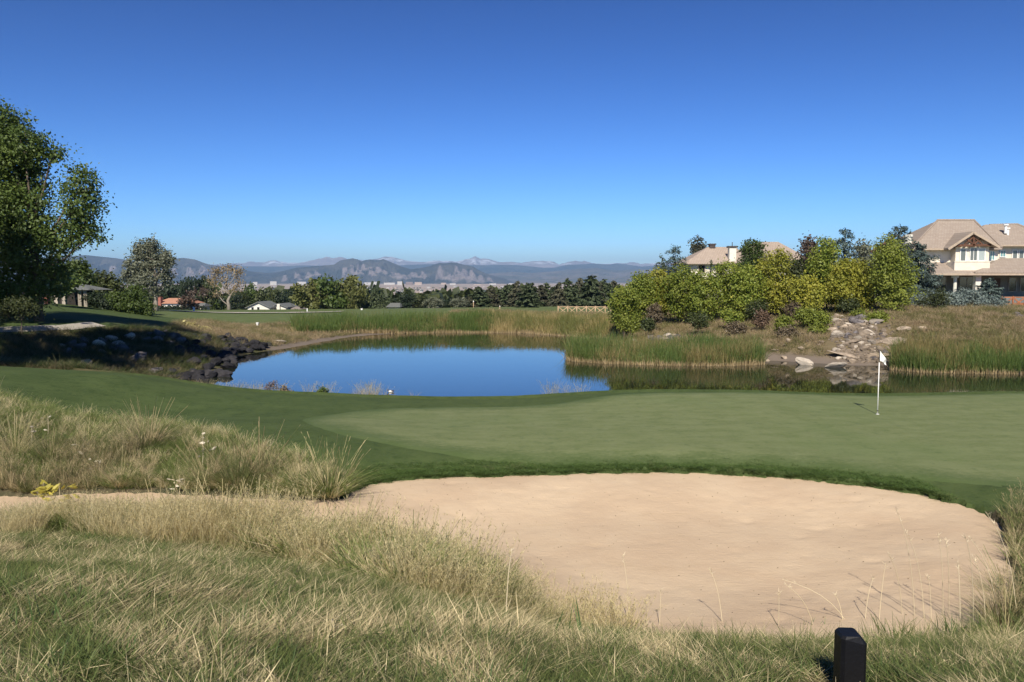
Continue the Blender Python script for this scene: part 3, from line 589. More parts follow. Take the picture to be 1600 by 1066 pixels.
def conifer_cloud(h, rad, n, seed, leaf=.16, tiers=14, droop=.25, base=.06, ragged=.25):
    r = np.random.default_rng(seed); br = []; 
    for k in range(tiers):
        f = base + (1 - base) * k / tiers; nb = int(9 - 4 * k / tiers)
        for q in range(nb): br.append((f * h + r.normal() * .02 * h, 6.283 * (q + r.random() * .7) / nb, rad * (1 - f) ** .72 * (1 + r.normal() * ragged) + .04 * rad))
    br = np.array(br); wgt = np.abs(br[:, 2]) ** .9 + .04 * rad; j = r.choice(len(br), n, p=wgt / wgt.sum()); s = r.random(n) ** .65; L2 = np.abs(br[j, 2]); a = br[j, 1] + r.normal(size=n) * .16 / (s + .3)
    x = np.cos(a) * L2 * s; y = np.sin(a) * L2 * s; z = br[j, 0] - droop * L2 * s + .12 * L2 * s ** 3 + r.normal(size=n) * .018 * h
    P = np.stack([x, y, z], -1); nrm = r.normal(size=(n, 3)) * .6; nrm[:, 2] += .9; nrm[:, 0] += np.cos(a) * .4; nrm[:, 1] += np.sin(a) * .4; nrm /= np.linalg.norm(nrm, axis=1)[:, None]
    rd = np.stack([np.cos(a), np.sin(a), -.2 + 0 * a], -1) + r.normal(size=(n, 3)) * .3; u = rd - nrm * (rd * nrm).sum(1)[:, None]; u /= np.linalg.norm(u, axis=1)[:, None] + 1e-9; v = np.cross(nrm, u); sz = leaf * r.uniform(.6, 1.3, n)[:, None] * .5
    V = np.stack([P - u * sz * 1.6, P - v * sz * .6, P + u * sz * 1.6, P + v * sz * .6], 1).reshape(-1, 3)
    return V, np.arange(n * 4).reshape(n, 4), np.repeat(np.clip(r.random(n) * .6 + .4 * s, 0, 1), 4)
def conifer(name, label, group, px, d, top, hw, n, mat, seed, leaf=.16, cat='tree', **kw):
    g = on(px, d); e = empty(name, g); tag(e, label, cat, group); h = at(px, top, d)[2] - g[2]; rad = hw * 1.15 * d / F
    V, Q, T = conifer_cloud(h, rad, n, seed, leaf, **kw); link('crown', raw_mesh('crown', V, Q, mat, {'tint': T}), e)
    MB().tube([(0, 0, -.2), (0, 0, h * .5), (0, 0, h * .97)], [h * .022, h * .013, .01], 7).build('trunk', bark_dark, e, smooth=True); return e

# ---- the big broadleaf tree and its neighbours on the left bank
tree('cottonwood_tree', 'tall dark green leafy tree with a ragged crown beside the cart path', 'tree', None, 30, 50,
    [(-60, 235, 62, 60), (5, 215, 38, 46), (-10, 290, 52, 55), (45, 232, 34, 34), (84, 242, 22, 11), (52, 285, 24, 34), (128, 288, 26, 24), (126, 322, 30, 24), (118, 350, 26, 20), (150, 325, 15, 12), (40, 335, 44, 40), (-30, 370, 50, 45),
     (95, 372, 30, 22), (145, 366, 18, 14), (60, 395, 46, 36), (10, 425, 52, 34), (85, 425, 28, 16), (-60, 430, 50, 50), (-20, 465, 50, 24), (40, 470, 26, 16), (8, 250, 42, 55), (0, 320, 52, 50), (0, 180, 30, 24), (70, 450, 34, 18), (0, 480, 40, 14), (10, 370, 55, 44), (45, 455, 34, 20)],
    78000, .15, M_big, 11, .24, clump=.34, per=30, base_px=62, depth=.8, shell=.5)
tree('broadleaf_tree', 'rounded green tree behind the dark tree, left of the clipped hedge', 'tree', 'leafy trees behind the left hedge', 118, 84, oval(112, 405, 470, 32, 7, 3), 7000, .24, M_mid, 21, .2, clump=.35)
tree('broadleaf_tree', 'olive green tree standing over the middle of the hedge', 'tree', 'leafy trees behind the left hedge', 168, 92, oval(160, 424, 478, 30, 6, 4), 5000, .25, M_olive, 22, .2, clump=.35)
tree('broadleaf_tree', 'low yellow-olive tree between hedge and grey-green tree', 'tree', 'leafy trees behind the left hedge', 200, 96, oval(203, 446, 482, 26, 6, 5), 4000, .25, M_mid, 23, .15, clump=.35)
tree('broadleaf_tree', 'small dark tree beside the shaded pavilion under the tall tree', 'tree', 'leafy trees behind the left hedge', 70, 70, oval(88, 420, 462, 30, 6, 6), 4200, .22, M_big, 24, .15, clump=.3)
tree('cottonwood_tree', 'grey-green airy tree with leaning trunk beside the orange-roofed house', 'tree', None, 246, 112,
    [(222, 392, 17, 17), (240, 384, 13, 11), (250, 400, 14, 14), (212, 415, 17, 16), (235, 415, 20, 17), (262, 410, 10, 12), (205, 433, 13, 12), (228, 438, 18, 14), (256, 432, 11, 12), (244, 455, 9, 10)],
    11500, .24, M_silver, 31, .34, bark_pale, clump=.38, base_px=245, shell=.3)
e_ = tree('bare_tree', 'thin half-bare tree with pale trunk standing on the far fairway', 'tree', None, 358, 148,
    [(340, 425, 10, 8), (356, 419, 10, 6), (371, 425, 9, 9), (334, 440, 8, 8), (350, 438, 8, 8), (372, 442, 8, 10), (362, 455, 8, 8), (338, 458, 5, 6)], 1900, .24, M_tan, 32, .36, bark_pale, clump=.5, base_px=359, per=10, shell=.2)
# clipped hedge masses at the top of the left bank
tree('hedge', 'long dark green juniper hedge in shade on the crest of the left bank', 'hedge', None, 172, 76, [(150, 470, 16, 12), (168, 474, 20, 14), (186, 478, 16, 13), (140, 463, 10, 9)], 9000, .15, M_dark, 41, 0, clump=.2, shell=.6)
tree('shrub', 'broad rounded green shrub sloping down to the far fairway', 'shrub', None, 212, 74, [(195, 474, 18, 14), (212, 478, 18, 15), (226, 484, 11, 11), (205, 466, 16, 9), (232, 489, 6, 6), (180, 465, 12, 8)], 10000, .14, M_mid, 42, 0, clump=.2, shell=.6)
tree('shrub', 'scrubby olive shrub under the tall dark tree', 'shrub', None, 35, 46, [(25, 478, 20, 12), (45, 484, 16, 10), (5, 486, 14, 10)], 3000, .10, M_olive, 43, .06, bark, clump=.3, per=14, shell=.2)
tree('rabbitbrush', 'pale yellow flowering brush on the knoll above the left rocks', 'shrub', None, 312, 66, [(295, 512, 9, 6), (306, 515, 11, 7), (318, 519, 10, 8), (329, 525, 7, 6), (334, 531, 5, 4), (288, 508, 6, 4)], 1500, .20, M_cream, 44, 0, clump=.14, per=8, shell=.6)
# trees off to the side whose shade lies on the left bank
for k, (x, y, hh_) in enumerate([(-25.6, 30, 19), (-33, 36, 14), (-39, 44, 12), (-25.5, 26, 13)]):
    g = (x, y, G(x, y)); e = empty('shade_tree', g); tag(e, ['leafy tree shading the rocks of the left bank', 'second leafy tree shading the left bank', 'lower leafy tree shading the boulders by the cart path', 'tall leafy tree farther up the cart path'][k], 'tree', 'trees shading the left bank')
    r = np.random.default_rng(60 + k); B = [(r.normal() * 1.5, r.normal() * 1.5, hh_ * (.35 + .6 * i / 7), 2.1, 2.1, 1.5) for i in range(8)]; crown('crown', B, 8000, .42, M_big, 70 + k, e, clump=.5); limb_mesh(B, 0, 60 + k, .25, bark).build('trunk', bark, e, smooth=True)

# ---- far tree line, one tree at a time
ORD = 'first second third fourth fifth sixth seventh eighth ninth tenth eleventh twelfth thirteenth fourteenth fifteenth sixteenth seventeenth eighteenth nineteenth twentieth twenty-first twenty-second twenty-third twenty-fourth twenty-fifth twenty-sixth'.split()
def proto_round(seed, mat, n=900, leaf=.55):
    r = np.random.default_rng(seed); B = [(r.normal() * .26, r.normal() * .26, .25 + .65 * i / 6, .30, .30, .2) for i in range(7)]
    V, Q, T = cloud([tuple(np.array(b) * 6) for b in B], n, leaf, seed, clump=.5, per=14, shell=.45); me = raw_mesh('crown', V / 6, Q, mat, {'tint': T})
    return me, limb_mesh([tuple(np.array(b)) for b in B], 0, seed, .03, bark, twig=False)
def proto_pine(seed, mat, n=1100, rad=.34, leaf=.10):
    V, Q, T = conifer_cloud(1., rad, n, seed, leaf, tiers=9, droop=.1, base=.1, ragged=.22); return raw_mesh('crown', V, Q, mat, {'tint': T})
def trunk_me(m): return raw_mesh('trunk', m.v, [np.array(f) for f in m.f.values()], bark_dark)
pine_tr = trunk_me(MB().tube([(0, 0, -.1), (0, 0, .5), (0, 0, .95)], [.025, .015, .003], 6))
PINES = [proto_pine(200 + k, M_pine if k % 3 else M_pine2, 1500, [.30, .36, .33, .40][k % 4]) for k in range(6)]
ROUNDS = {}
def rproto(mat, k):
    key = (mat.name, k)
    if key not in ROUNDS:
        me, lm = proto_round(300 + k + hash(mat.name) % 1 + len(ROUNDS), mat, 1300); ROUNDS[key] = (me, trunk_me(lm))
    return ROUNDS[key]
def far_tree(name, label, group, px, top, bot, hw, d, me, tr, seed):
    x = (px - 800) / (F * CP) * d; zt = at(px, top, d)[2]; z0 = min(G(x, d), at(px, bot, d)[2]); h = zt - z0; r = np.random.default_rng(seed)
    e = empty(name, (x, d, z0), r.uniform(0, 6.28)); tag(e, label, 'tree', group)
    c = link('crown', me, e); s = hw * d / F / .42; c.scale = (s, s, h); t_ = link('trunk', tr, e); t_.scale = (h * .8, h * .8, h); return e
pl = [(733, 463, 12), (747, 447, 13), (757, 456, 11), (768, 447, 12), (781, 450, 12), (793, 443, 14), (808, 438, 15), (816, 446, 11), (831, 441, 13), (845, 444, 12), (854, 440, 13), (866, 446, 11), (873, 440, 13), (887, 434, 13), (898, 443, 11), (906, 433, 12), (914, 440, 12), (923, 428, 18), (934, 438, 12), (942, 435, 14), (951, 442, 12), (958, 437, 13), (968, 444, 13)]
for k, (px, top, hw) in enumerate(pl):
    d = 172 + (k * 37 % 17) - (8 if k in (17,) else 0)
    far_tree('pine_tree', f'dark pine, {ORD[k]} from the left in the row behind the rail fence', 'pines in a row beyond the far fairway', px, top, 481, hw * 1.5, d, PINES[k % 6], pine_tr, 900 + k)
far_tree('pine_tree', 'round dark pine standing alone in front of the pine row', None, 823, 441, 485, 22, 146, PINES[1], pine_tr, 951)
fl = [(206, 452, 482, 14, 'olive'), (262, 452, 484, 13, 'dark'), (276, 444, 484, 12, 'dark'), (290, 438, 484, 12, 'dark'), (303, 437, 484, 12, 'dark'), (316, 436, 484, 13, 'dark'), (327, 441, 484, 12, 'olive'), (338, 446, 484, 11, 'mid'), (367, 462, 486, 10, 'dark'), (380, 458, 484, 9, 'olive'), (396, 448, 478, 14, 'mid'),
      (412, 455, 480, 11, 'olive'), (428, 453, 482, 13, 'olive'), (442, 456, 482, 13, 'dark'), (456, 457, 484, 12, 'dark')]
lab = {'olive': 'olive green', 'dark': 'dark green', 'mid': 'mid green'}; MM = {'olive': M_olive, 'dark': M_dark, 'mid': M_mid, 'yel': M_grove, 'brown': M_pine2, 'silver': M_silver}
cnt = 0
for k, (px, top, bot, hw, c) in enumerate(fl):
    me, tr = rproto(MM[c], k % 2); far_tree('broadleaf_tree', f'{lab[c]} tree, {ORD[k]} from the left along the gabled and orange-roofed houses', 'trees around the far houses', px, top, bot, hw, 205 + (k * 29 % 21), me, tr, 700 + k)
pt = far_tree('broadleaf_tree', 'small round purplish tree on the lawn before the white shed', None, 304, 452, 482, 11, 160, *rproto(M_purple, 0), 699)
gv = [(482, 455, 14, 'yel', 'pale yellow-green tree at the outer end of the grove'), (494, 448, 14, 'yel', 'yellow-green tree, second in the grove'), (507, 447, 15, 'mid', 'greener tree in the middle of the yellow-green grove'), (520, 443, 15, 'mid', 'tallest tree of the yellow-green grove'),
      (534, 446, 14, 'yel', 'yellowing tree just past the grove top'), (547, 443, 13, 'yel', 'yellowish tree at the inner end of the grove'), (560, 452, 10, 'yel', 'small pale tree tucked against the dark evergreens')]
for k, (px, top, hw, c, lb) in enumerate(gv):
    me, tr = rproto(MM[c], k % 2); far_tree('grove_tree', lb, 'yellow-green grove beyond the pond', px, top - 7, 487, hw * 1.25, 150 + k % 3 * 4, me, tr, 500 + k)
dk = [(572, 447, 12, 'pine'), (586, 449, 13, 'brown'), (598, 452, 12, 'brown'), (611, 455, 12, 'pine'), (632, 462, 11, 'dark'), (643, 460, 12, 'dark'), (656, 461, 11, 'olive'), (670, 467, 10, 'silver'), (684, 466, 10, 'silver'), (692, 470, 10, 'dark'), (703, 468, 11, 'dark'), (713, 466, 11, 'silver'), (722, 468, 10, 'silver')]
for k, (px, top, hw, c) in enumerate(dk):
    if c in ('pine', 'brown'): me, tr = PINES[k % 3 + (0 if c == 'brown' else 1)], pine_tr
    else: me, tr = rproto(MM[c], k % 2)
    far_tree('pine_tree' if c in ('pine', 'brown') else 'broadleaf_tree', f"{ {'pine': 'dark evergreen', 'brown': 'brownish evergreen', 'dark': 'dark green tree', 'olive': 'olive tree', 'silver': 'grey-green willow'}[c]}, {ORD[k]} from the grove towards the pine row", 'trees between the grove and the pine row', px, top, 487 if k < 6 else 480, hw, 165 + k * 23 % 13, me, tr, 400 + k)

# ---- thicket and trees on the right-hand hill
yg = [(975, 452, 512, 26, 70, M_yg, 'yellow-green tree at the fence end of the hillside thicket'), (1000, 432, 500, 28, 74, M_yg, 'taller yellow-green tree second from the rail fence'), (1032, 424, 500, 30, 76, M_yg2, 'yellowing tree below the blue-green pine'),
      (1066, 420, 505, 32, 74, M_yg, 'yellow-green tree under the left corner of the tan roof'), (1100, 428, 505, 30, 72, M_yg, 'dense yellow-green tree before the shorter house'), (1134, 414, 500, 30, 74, M_yg, 'yellow-green tree covering the foot of the cream chimney'),
      (1176, 378, 490, 25, 76, M_mid, 'tall slender green tree between the two parts of the tan roof'), (1168, 420, 500, 28, 72, M_yg, 'yellow-green tree at the foot of the slender tree'), (1212, 398, 492, 27, 72, M_yg2, 'yellow tree in front of the right part of the tan roof'),
      (1242, 412, 495, 24, 74, M_olive, 'darker olive tree in the middle of the thicket'), (1290, 378, 480, 26, 72, M_yg, 'tall yellow-green tree beside the bronze-leaved tree'), (1318, 410, 486, 24, 69, M_yg2, 'bright yellow tree above the rock gully'),
      (1345, 412, 488, 24, 70, M_yg2, 'yellowish tree left of the big rounded green tree'), (1395, 378, 492, 34, 68, M_lime, 'big rounded yellow-green tree beside the two-storey house'), (1260, 440, 494, 24, 68, M_yg2, 'low yellow tree above the lime bushes')]
for k, (px, top, bot, hw, d, mt, lb) in enumerate(yg):
    tree('thicket_tree', lb, 'tree', 'yellow-green thicket on the pond hillside', px, d, oval(px, top - 9, bot, hw * 1.1, 10, 80 + k, .2), 8500 if hw < 33 else 12000, .16, mt, 80 + k, .10, bark, clump=.26, per=22, shell=.5)
lows = [(1092, 488, 514, 27, 64, M_olive, 'shrub', 'low dark green willow shrub above the pale boulder heap', .1), (1190, 484, 512, 13, 64, M_red, 'shrub', 'russet twiggy shrub in front of the thicket', .12), (1224, 492, 522, 14, 60, M_lime, 'shrub', 'small lime green bush below the russet shrub', .13),
        (1258, 482, 508, 20, 62, M_lime, 'shrub', 'lime green bush left of the rock gully', .13), (1283, 488, 512, 17, 61, M_lime, 'shrub', 'yellow-lime bush at the edge of the rock gully', .13), (1278, 506, 526, 14, 59, M_lime, 'shrub', 'lowest lime bush above the muddy shore', .13), (1371, 484, 516, 22, 62, M_lime, 'shrub', 'spreading lime bush right of the rock gully', .13),
        (1340, 484, 500, 10, 65, M_lime, 'shrub', 'tiny lime bush at the top of the gully', .13), (1024, 474, 504, 13, 69, M_brown, 'shrub', 'brown half-bare shrub in the thicket', .12), (1240, 470, 500, 14, 68, M_brown, 'shrub', 'brown twiggy shrub under the olive tree', .12), (1180, 468, 498, 24, 70, M_olive, 'shrub', 'olive shrub deep in the thicket behind the russet shrub', .13), (1325, 466, 488, 22, 68, M_olive, 'shrub', 'olive shrub above the pale gully boulders', .13),
        (985, 490, 520, 22, 67, M_lime, 'shrub', 'lime bush at the thicket foot nearest the fence', .14), (1140, 482, 508, 22, 66, M_yg, 'shrub', 'yellow-green shrub beside the dark willow shrub', .14), (966, 478, 505, 10, 72, M_dark, 'shrub', 'small dark shrub at the end of the rail fence', .13), (1012, 500, 516, 10, 66, M_olive, 'shrub', 'low olive shrub beside the pale boulder heap', .13),
        (1465, 447, 489, 34, 70, M_olive, 'shrub', 'wide olive shrub among the blue junipers', .11), (1150, 505, 522, 16, 62, M_brown, 'shrub', 'low brown brush on the slope under the thicket', .12), (1235, 512, 530, 18, 58, M_brown, 'shrub', 'brown brush above the muddy shore', .12)]
for k, (px, top, bot, hw, d, mt, ct, lb, lf) in enumerate(lows):
    tree('shrub', lb, ct, 'shrubs on the pond hillside', px, d, oval(px, top, bot, hw, 6, 120 + k, .3), 2600, lf, mt, 120 + k, .04, bark, clump=.17, per=14, shell=.35)
for k, (px, top, bot, hw, lb) in enumerate([(1455, 455, 482, 26, 'blue-grey juniper left of the olive shrub'), (1510, 450, 480, 30, 'widest blue-grey juniper under the porch columns'), (1545, 465, 488, 24, 'blue-grey juniper below the deck rail'), (1425, 462, 486, 14, 'small blue-grey juniper behind the big green tree'), (1486, 460, 482, 20, 'blue-grey juniper in the middle of the row')]):
    tree('juniper_shrub', lb, 'shrub', 'blue junipers below the two-storey house', px, 73 + k % 2 * 2, [(px - hw * .5, (top + bot) / 2 + 3, hw * .5, (bot - top) * .42), (px, (top + bot) / 2 - 2, hw * .6, (bot - top) * .42), (px + hw * .55, (top + bot) / 2 + 2, hw * .45, (bot - top) * .4)], 3600, .13, M_juni, 160 + k, 0, clump=.22, per=18, up=.9)
cf = [(1053, 380, 32, 92, M_spruce, 'blue-green pine left of the tan-roofed house', 4200), (1034, 398, 24, 92, M_pine, 'smaller dark pine left of the blue-green pine', 2600), (1109, 403, 7, 80, M_pine, 'little dark pine tip in front of the tan roof', 900), (1162, 374, 28, 84, M_pine, 'dark pine behind the slender green tree', 3000), (1285, 366, 30, 86, M_pine, 'dark pine between bronze tree and blue spruce', 3000),
      (1316, 354, 44, 84, M_spruce, 'tall blue spruce rising above the thicket', 6500), (1398, 350, 46, 79, M_spruce, 'tallest spruce behind the big rounded tree', 9000), (1430, 378, 34, 77, M_spruce, 'blue spruce hiding the left wall of the two-storey house', 8000), (1541, 433, 24, 76, M_spruce, 'young spruce in front of the porch columns', 4200)]
for k, (px, top, hw, d, mt, lb, n) in enumerate(cf):
    conifer('spruce_tree', lb, 'evergreens on the pond hillside', px, d, top, hw * 1.15, int(n * 1.9), mt, 180 + k, .17 if n > 2000 else .13)
tree('bronze_tree', 'bronze-leaved tree beside the blue spruce', 'tree', None, 1266, 84, oval(1266, 369, 430, 17, 6, 1), 3000, .2, M_purple, 191, .1, clump=.3)
tree('bronze_tree', 'reddish-brown tree top behind the tan-roofed house', 'tree', None, 1093, 130, oval(1093, 370, 430, 17, 6, 2), 3000, .28, M_pine2, 192, .15, clump=.4)
tree('poplar_tree', 'thin pale leafy tree between the spruces', 'tree', None, 1348, 82, oval(1348, 370, 450, 18, 8, 3), 1900, .19, M_silver, 193, .1, bark_pale, clump=.3, per=10, shell=.1)

# ---- cattails standing in the shallows
reed = grass_mat('cattail_leaves', rgb(.07, .125, .028), rgb(.15, .20, .05), rgb(.20, .18, .06), rgb(.33, .25, .11), .52, .85, .25, rgb(.46, .35, .19), .50, .35, .5)
reed_y = grass_mat('drying_cattail_leaves', rgb(.14, .16, .045), rgb(.22, .215, .07), rgb(.36, .29, .11), rgb(.48, .37, .18), .42, .70, .25, rgb(.46, .35, .20), .50, .35, .5)
def reeds(name, front, back, n, h, mat, seed, label, wd=.035, hn=.75, cap=.3):
    r = np.random.default_rng(seed); A = np.array(front, float); Bk = np.array(back, float); t = r.random(n) * (len(A) - 1); s = r.random(n) ** 1.6; i = t.astype(int); f = (t - i)[:, None]
    a = A[i] * (1 - f) + A[i + 1] * f; b = Bk[i] * (1 - f) + Bk[i + 1] * f; P = a + (b - a) * s[:, None]; P += r.normal(size=P.shape) * .12
    x, y = P[:, 0], P[:, 1]; z = np.clip(H(x, y, False), WATER - .15, WATER + cap); hh_ = h * (1 + hn * .5 * fbm(x * .45, y * .45, 3, seed)) * r.uniform(.72, 1.12, n); hh_ = hh_ * (.62 + .38 * sm(s + .15 * (r.random(n) - .5), 0, .18)); hh_ = hh_ * np.where(r.random(n) < .10, r.uniform(.3, .7, n), 1)
    v = blades(np.stack([x, y, z], -1), hh_, r.uniform(.6, 1.3, n) * wd, r.uniform(0, 6.28, n), r.uniform(0, .16, n) + (r.random(n) < .06) * .4, r.uniform(.0, .28, n) + (r.random(n) < .14) * .5, 3, None, r, .2)
    o = link(name, raw_mesh(name, v[0], v[1], mat, {'tint': v[2], 'hh': v[3]})); tag(o, label, None, None, 'stuff'); return o
wz = lambda px, py: atz(px, py, WATER)[:2]
reeds('cattails', [wz(462, 528), wz(560, 523), wz(700, 520), wz(770, 520)], [(xs(455, 85), 85), (xs(560, 90), 90), (xs(700, 94), 94), (xs(770, 94), 94)], 17000, 1.72, reed, 5, 'green cattails along the far shore of the pond', .045, cap=.35)
reeds('drying_cattails', [wz(765, 520), wz(820, 521), wz(880, 525), wz(930, 530), wz(975, 533)], [(xs(765, 94), 94), (xs(820, 92), 92), (xs(880, 88), 88), (xs(935, 82), 82), (xs(985, 76), 76)], 14000, 1.45, reed_y, 6, 'yellowing cattails on the far corner of the pond', .045, cap=.6)
reeds('cattails', [wz(888, 564), wz(950, 569), wz(1060, 572), wz(1140, 572), wz(1192, 570)], [wz(886, 549), wz(960, 545), (xs(1060, 59), 59), (xs(1130, 57.5), 57.5), (xs(1185, 56), 56)], 13000, 1.6, reed, 7, 'dense green cattail stand jutting into the middle of the pond', .036, cap=.1)
reeds('cattails', [wz(1393, 578), wz(1440, 582), wz(1520, 584), wz(1610, 585), wz(1760, 586)], [(xs(1405, 52), 52), (xs(1450, 51.5), 51.5), (xs(1530, 51.5), 51.5), (xs(1620, 51.5), 51.5), (xs(1760, 51), 51)], 13000, 1.68, reed, 8, 'cattails along the shore below the two-storey house', .036, cap=.15)
# ---------------------------------------------------------------- rocks
def rock_mesh(seed, mat, flat=1.):
    r = np.random.default_rng(seed); n, m = 14, 9; V = []
    for i in range(m + 1):
        ph = math.pi * i / m
        for q in range(n): t = 6.2832 * (q + .5 * (i % 2)) / n; V.append((math.sin(ph) * math.cos(t), math.sin(ph) * math.sin(t), math.cos(ph)))
    V = np.array(V); pn = r.normal(size=(13, 3)); pn /= np.linalg.norm(pn, axis=1)[:, None]; pd = r.uniform(.55, .95, 13)
    dt = V @ pn.T; rad = np.min(np.where(dt > .05, pd / np.maximum(dt, .05), 9), 1); rad = np.minimum(rad, 1.1) * (1 + .05 * fbm(V[:, 0] * 3 + seed, V[:, 1] * 3 + V[:, 2] * 2, 3, seed))
    V = V * rad[:, None] * [1, .8, .62 * flat]; i = np.arange((m + 1) * n).reshape(m + 1, n)
    q = np.stack([i[:-1], i[1:], np.roll(i, -1, 1)[1:], np.roll(i, -1, 1)[:-1]], -1).reshape(-1, 4)
    return raw_mesh('boulder', V, q, mat)
def stone_mat(name, c, v=.35):
    m, t = new_mat(name); P = coords(t, obj=True); w_ = coords(t); n1 = noise(t, w_, 2.5, 5); n2 = noise(t, w_, 11, 5, .7); inf = N(t, 'ObjectInfo').outputs['Random']
    d = tuple(x * (1 - v) for x in c[:3]) + (1,); l = tuple(x * (1 + v * .5) for x in c[:3]) + (1,)
    col = mixc(t, ramp(t, n1, .3, .7), d, l); col = mixc(t, math_(t, 'MULTIPLY', ramp(t, n2, .5, .75), .5), col, d)
    hs = N(t, 'HueSaturation'); L(t, col, hs.inputs['Color']); L(t, math_(t, 'ADD', math_(t, 'MULTIPLY', inf, .7), .6), hs.inputs['Value']); finish(t, hs.outputs[0], .9, n2, .8, .06, .2); return m
S_tan = stone_mat('tan_stone', rgb(.34, .27, .195)); S_purple = stone_mat('purple_grey_stone', rgb(.17, .15, .142)); S_shaded = stone_mat('shaded_stone', rgb(.036, .034, .036)); S_pale = stone_mat('pale_stone', rgb(.42, .36, .28), .2)  # darkest stone: left shore boulders carry the bank's shade in their colour
ROCK = {k: [rock_mesh(10 * i + j, mt, [1.1, 1.0, .8][j % 3]) for j in range(4)] for i, (k, mt) in enumerate((('tan', S_tan), ('purple', S_purple), ('dark', S_shaded), ('pale', S_pale)))}
def rock(kind, x, y, s, label, group, r, sink=.25, sc=None, rz=None):
    o = link('boulder', ROCK[kind][r.integers(4)]); s3 = sc or (s, s * r.uniform(.8, 1.1), s * r.uniform(.75, 1.05)); o.scale = s3
    z = max(G(x, y), WATER - .2); o.location = (x, y, z + s3[2] * (.62 - sink) - .05); o.rotation_euler = (r.uniform(-.3, .3), r.uniform(-.3, .3), r.uniform(0, 6.28) if rz is None else rz); tag(o, label, 'boulder', group); return o
r = np.random.default_rng(77)
shore = [(-15.6, 42), (-16.2, 46), (-17.2, 50), (-18.8, 54), (-20.0, 58.5), (-19.4, 62), (-19.2, 64)]
n_ = 0
while n_ < 118:
    t = r.random() * (len(shore) - 1); i = int(t); f = t - i; x = shore[i][0] * (1 - f) + shore[i + 1][0] * f; y = shore[i][1] * (1 - f) + shore[i + 1][1] * f
    off = r.random() ** 1.3 * 3.4; x -= off + .15; y += r.normal() * .3
    s = r.uniform(.30, .66) * (1 - off * .1); lb_ = f"{'big' if s > .5 else 'smaller'} dark boulder {'at the waterline' if off < .9 else 'in the middle row' if off < 2 else 'on top'} of the left shore heap, {'near the mown mound' if t < 2 else 'half way along' if t < 4 else 'at the far tip'}"
    rock('dark', x, y, s, lb_, 'dark boulders along the left shore: ' + lb_, r); n_ += 1
for k in range(18):                        # higher up the bank
    q = r.uniform(95, 205); p = hit(q, r.uniform(530, 556)); s_ = r.uniform(.22, .5); lb_ = f"{'larger' if s_ > .36 else 'smaller'} {'grey' if k % 3 else 'pale'} boulder half way up the shaded left bank, {'under the path' if q < 150 else 'towards the hedge'}"; rock('purple' if k % 3 else 'pale', p[0], p[1], s_, lb_, 'left bank boulders: ' + lb_, r)
for k in range(12):
    p = hit(r.uniform(225, 285), r.uniform(520, 538)); rock('purple', p[0], p[1], r.uniform(.25, .5), 'grey boulder below the pale flowering brush', 'grey boulders below the flowering brush', r)
for (px, py, s, lb, kd) in [(128, 576, (.5, .42, .5), 'long pale boulder lying at the edge of the mown mound', 'tan'), (213, 566, (.7, .5, .5), 'squarish grey boulder in the middle of the shaded bank', 'purple'), (236, 584, (.65, .5, .35), 'grey boulder just above the mown mound crest', 'purple'), (300, 586, (.9, .6, .3), 'low flat boulder by the shaded water', 'purple')]:
    p = hit(px, py); rock(kd, p[0], p[1] + .3, 1, lb, None, r, .25, s, 0)
pw = wz(433, 541); rock('pale', pw[0], pw[1], .6, 'flat pinkish boulder lying in the water off the mud bank', None, r, .3, (.75, .5, .28), 0)
for (px, py, sc_, lb) in [(1258, 570, (.66, .5, .50), 'pale upright boulder at the waterline of the muddy shore'), (1304, 574, (.74, .5, .36), 'pale rounded boulder in the water beside the gully ledge')]:
    p = wz(px, py); o = rock('pale', p[0], p[1], 1, lb, None, r, .2, sc_, 0); o.location.z = WATER + sc_[2] * .35
n_ = 0
gul = [(1292, 492, 24, 65), (1322, 498, 34, 64), (1335, 510, 36, 61), (1345, 522, 44, 58.5), (1350, 534, 44, 56.5), (1345, 546, 42, 54.6), (1350, 556, 38, 53.2)]
for (px, py, hw, d) in gul:
    for k in range(16):
        q = px + r.uniform(-1, 1) * hw * 1.02; dd = d + r.uniform(-1.3, 1.3); g = on(q, dd); kd = ['tan', 'purple', 'pale', 'pale'][r.integers(4)]
        s_ = r.uniform(.14, .36) if r.random() < .82 else r.uniform(.36, .62)
        lb_ = f"{'large' if s_ > .36 else 'small'} {'purplish grey' if kd == 'purple' else kd} boulder {'at the top' if py < 515 else 'half way down' if py < 540 else 'near the foot'} of the rock gully, {'bush side' if q < px else 'grass side'}"
        rock(kd, g[0], g[1], s_, lb_, 'gully boulders: ' + lb_, r)
for (px, py, sc_, lb, kd) in [(1330, 566, (1.5, .9, .28), 'long flat ledge stone at the foot of the gully', 'tan'), (1372, 569, (1.3, .8, .30), 'flat ledge stone at the water beneath the flag', 'tan'), (1330, 553, (.85, .6, .4), 'squat tan slab just above the ledge stones', 'tan'), (1400, 560, (1.2, .9, .28), 'flat tan slab at the edge of the right-hand cattails', 'tan'), (1337, 516, (.75, .6, .5), 'big dark angular boulder in the middle of the gully', 'purple'),
                              (1345, 505, (.6, .5, .45), 'dark boulder above the big angular one', 'purple'), (1300, 503, (.65, .5, .4), 'dark boulder on the bush side of the gully', 'purple'), (1290, 482, (1.2, .7, .42), 'pale boulder in the shade above the gully', 'pale'), (1412, 531, (.6, .5, .4), 'low stone where gully meets brown grass', 'tan'), (1440, 538, (.4, .35, .3), 'outlying low stone at the edge of the brown grass', 'tan')]:
    d = 53.2 if py > 562 else (55 if py > 550 else 58 if py > 525 else 61.5 if py > 510 else 64); g = on(px, d); rock(kd, g[0], g[1], 1, lb, None, r, .2, sc_, r.uniform(-.3, .3))
